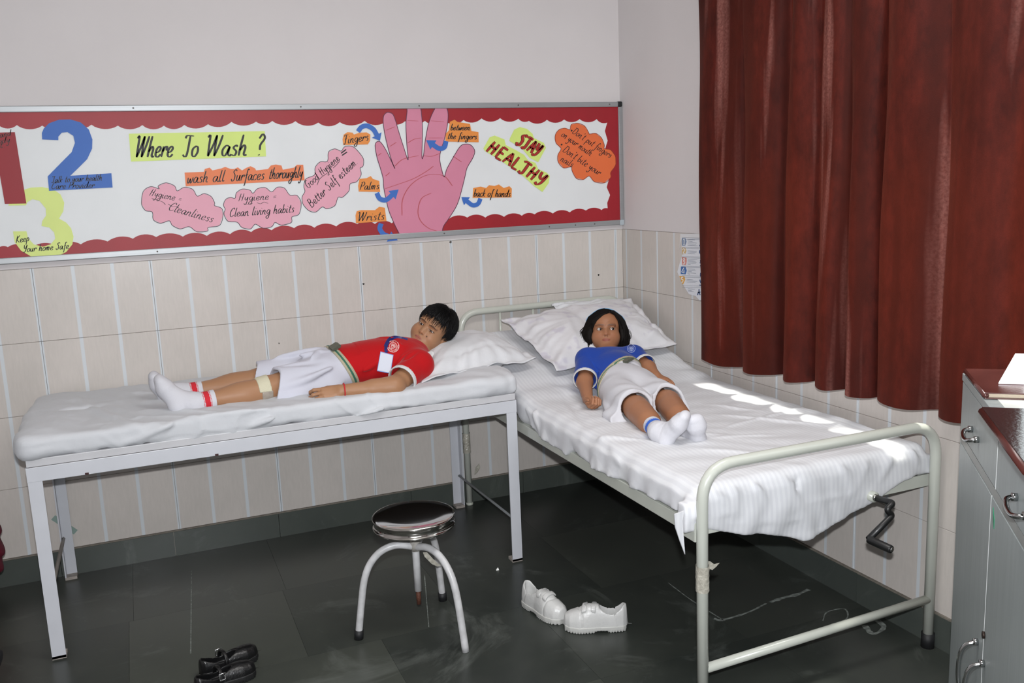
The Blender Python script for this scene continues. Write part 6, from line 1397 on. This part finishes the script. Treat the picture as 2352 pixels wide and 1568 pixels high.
# shorts
S=Sdf(); girlbody(S,.011); S.ell(g['belly'],A3((.094,.11,.060))+.010,k=.02); S.ell(g['pelvis'],A3((.104,.10,.062))+.010,k=.05)
eR_=g['hipR']*.04+g['knR']*.96; eL_=g['hipL']*.04+g['knL']*.96; d1=unit(eR_-g['hipR']); d2=unit(eL_-g['hipL'])
S.cone(g['hipR'],eR_+d1*.04,.072,.072,.03); S.cone(g['hipL'],eL_+d2*.04,.072,.070,.03)
S.ell(eR_+A3([-.055,.02,-.035]),(.05,.10,.030),k=.03); S.ell(eL_+A3([.05,.03,-.03]),(.045,.09,.028),k=.03)
for a,b,w_,am in ((gs(1395,880,-1.0),gs(1400,950,-1.2),.012,.010),(gs(1425,860,-1.0),gs(1420,940,-1.22),.012,.009),(gs(1450,850,-1.0),gs(1490,915,-1.2),.012,.012),(gs(1470,850,-1.0),gs(1520,890,-1.15),.012,.009),(gs(1410,870,-1.0),gs(1440,930,-1.25),.010,-.006),(gs(1385,920,-1.1),gs(1400,955,-1.2),.010,.009),(gs(1460,865,-1.02),gs(1460,920,-1.22),.010,.006),(gs(1500,880,-1.1),gs(1540,905,-1.22),.010,-.006)): fold(S,a,b,w_,am)
S.isect(lambda X,Y,Z: -cutp(.004)(X,Y,Z))
xm_=lambda Y: (eR_[0]+eL_[0])/2+(Y-eR_[1])*.55
def hemG(X,Y,Z):
    a=(X-eR_[0])*d1[0]+(Y-eR_[1])*d1[1]+(Z-eR_[2])*(d1[2]+.25)-.012; b=(X-eL_[0])*d2[0]+(Y-eL_[1])*d2[1]+(Z-eL_[2])*(d2[2]+.25)-.012
    return np.where(X<xm_(Y),a,b)+.007*np.sin(X*55+Y*20)
S.disp(lambda X,Y,Z: .0035*np.sin(X*62+Y*30+2*np.sin(Y*15))*np.clip((-1.02-Y)/.15,0,1)); S.isect(hemG); S.cone(eR_-d1*.08,eR_+d1*.10,.052,.064,0,True); S.cone(eL_-d2*.08,eL_+d2*.10,.052,.062,0,True)
sobj('shorts',S,(-.90,-1.46,.660),(-.34,-.88,.90),.0036,fabric('white_shorts_cloth_two','c4c4c9',.8,bump=.15,bscale=24),gl,sm=2)
lo,hi=(-.72,-1.08,.68),(-.32,-.82,.88)
def girlwaist(S,g_):
    girlbody(S,g_+.008); S.ell(g['belly'],A3((.094,.11,.060))+.010+g_,k=0); S.ell(g['pelvis'],A3((.104,.10,.062))+.010+g_,k=.05); S.cone(g['hipR'],eR_,.072+g_,.072+g_,.03); S.cone(g['hipL'],eL_,.072+g_,.072+g_,.03)
b2=band('belt',girlwaist,bg_n,bg_c,-.018,.015,.0036,M_blt,gl,lo,hi); band('belt_stripe',girlwaist,bg_n,bg_c,-.0045,.0015,.0050,M_bgr,b2,lo,hi)
hb2=bvh_of(b2); h_=hb2.ray_cast(Vector(CAM),Vector(unit(ray(1441,829)))); bb2=A3(h_[0]) if h_[0] is not None else bg_c+A3([0,0,.07])
tn=unit(A3([.05,-.60,.80])); Mb=A3([bg_n,unit(np.cross(tn,bg_n)),unit(np.cross(bg_n,np.cross(tn,bg_n)))]); obox('belt_buckle',bb2+Mb[2]*.004,Mb,(.017,.026,.005),M_bkl,b2,.003)
bvg=bvh_of(shg); h_=bvg.ray_cast(Vector(CAM),Vector(unit(ray(1450,800)))); 
if h_[0] is not None: emblem(gl,A3(h_[0]),VR,VU,unit(ray(1450,800)),bvg,.017,mat('emblem_print_pale','b9c6e6',.6),False)
# socks
toR=A3(ony(1573,955,-1.660)); heR=A3(ony(1529,1012,-1.600)); toL=A3(ony(1597,963,-1.655)); heL=A3(ony(1603,1008,-1.625))
sock('sock',g['anR'],g['knR'],toR,heR,gl,'2a5ec0',.029,.0225,A3([.010,.009,.0]),.025); sock('sock',g['anL'],g['knL'],toL,heL,gl,'2a5ec0',.029,.0235,A3([.014,0,.0]),.026)
bpy.context.view_layer.update()
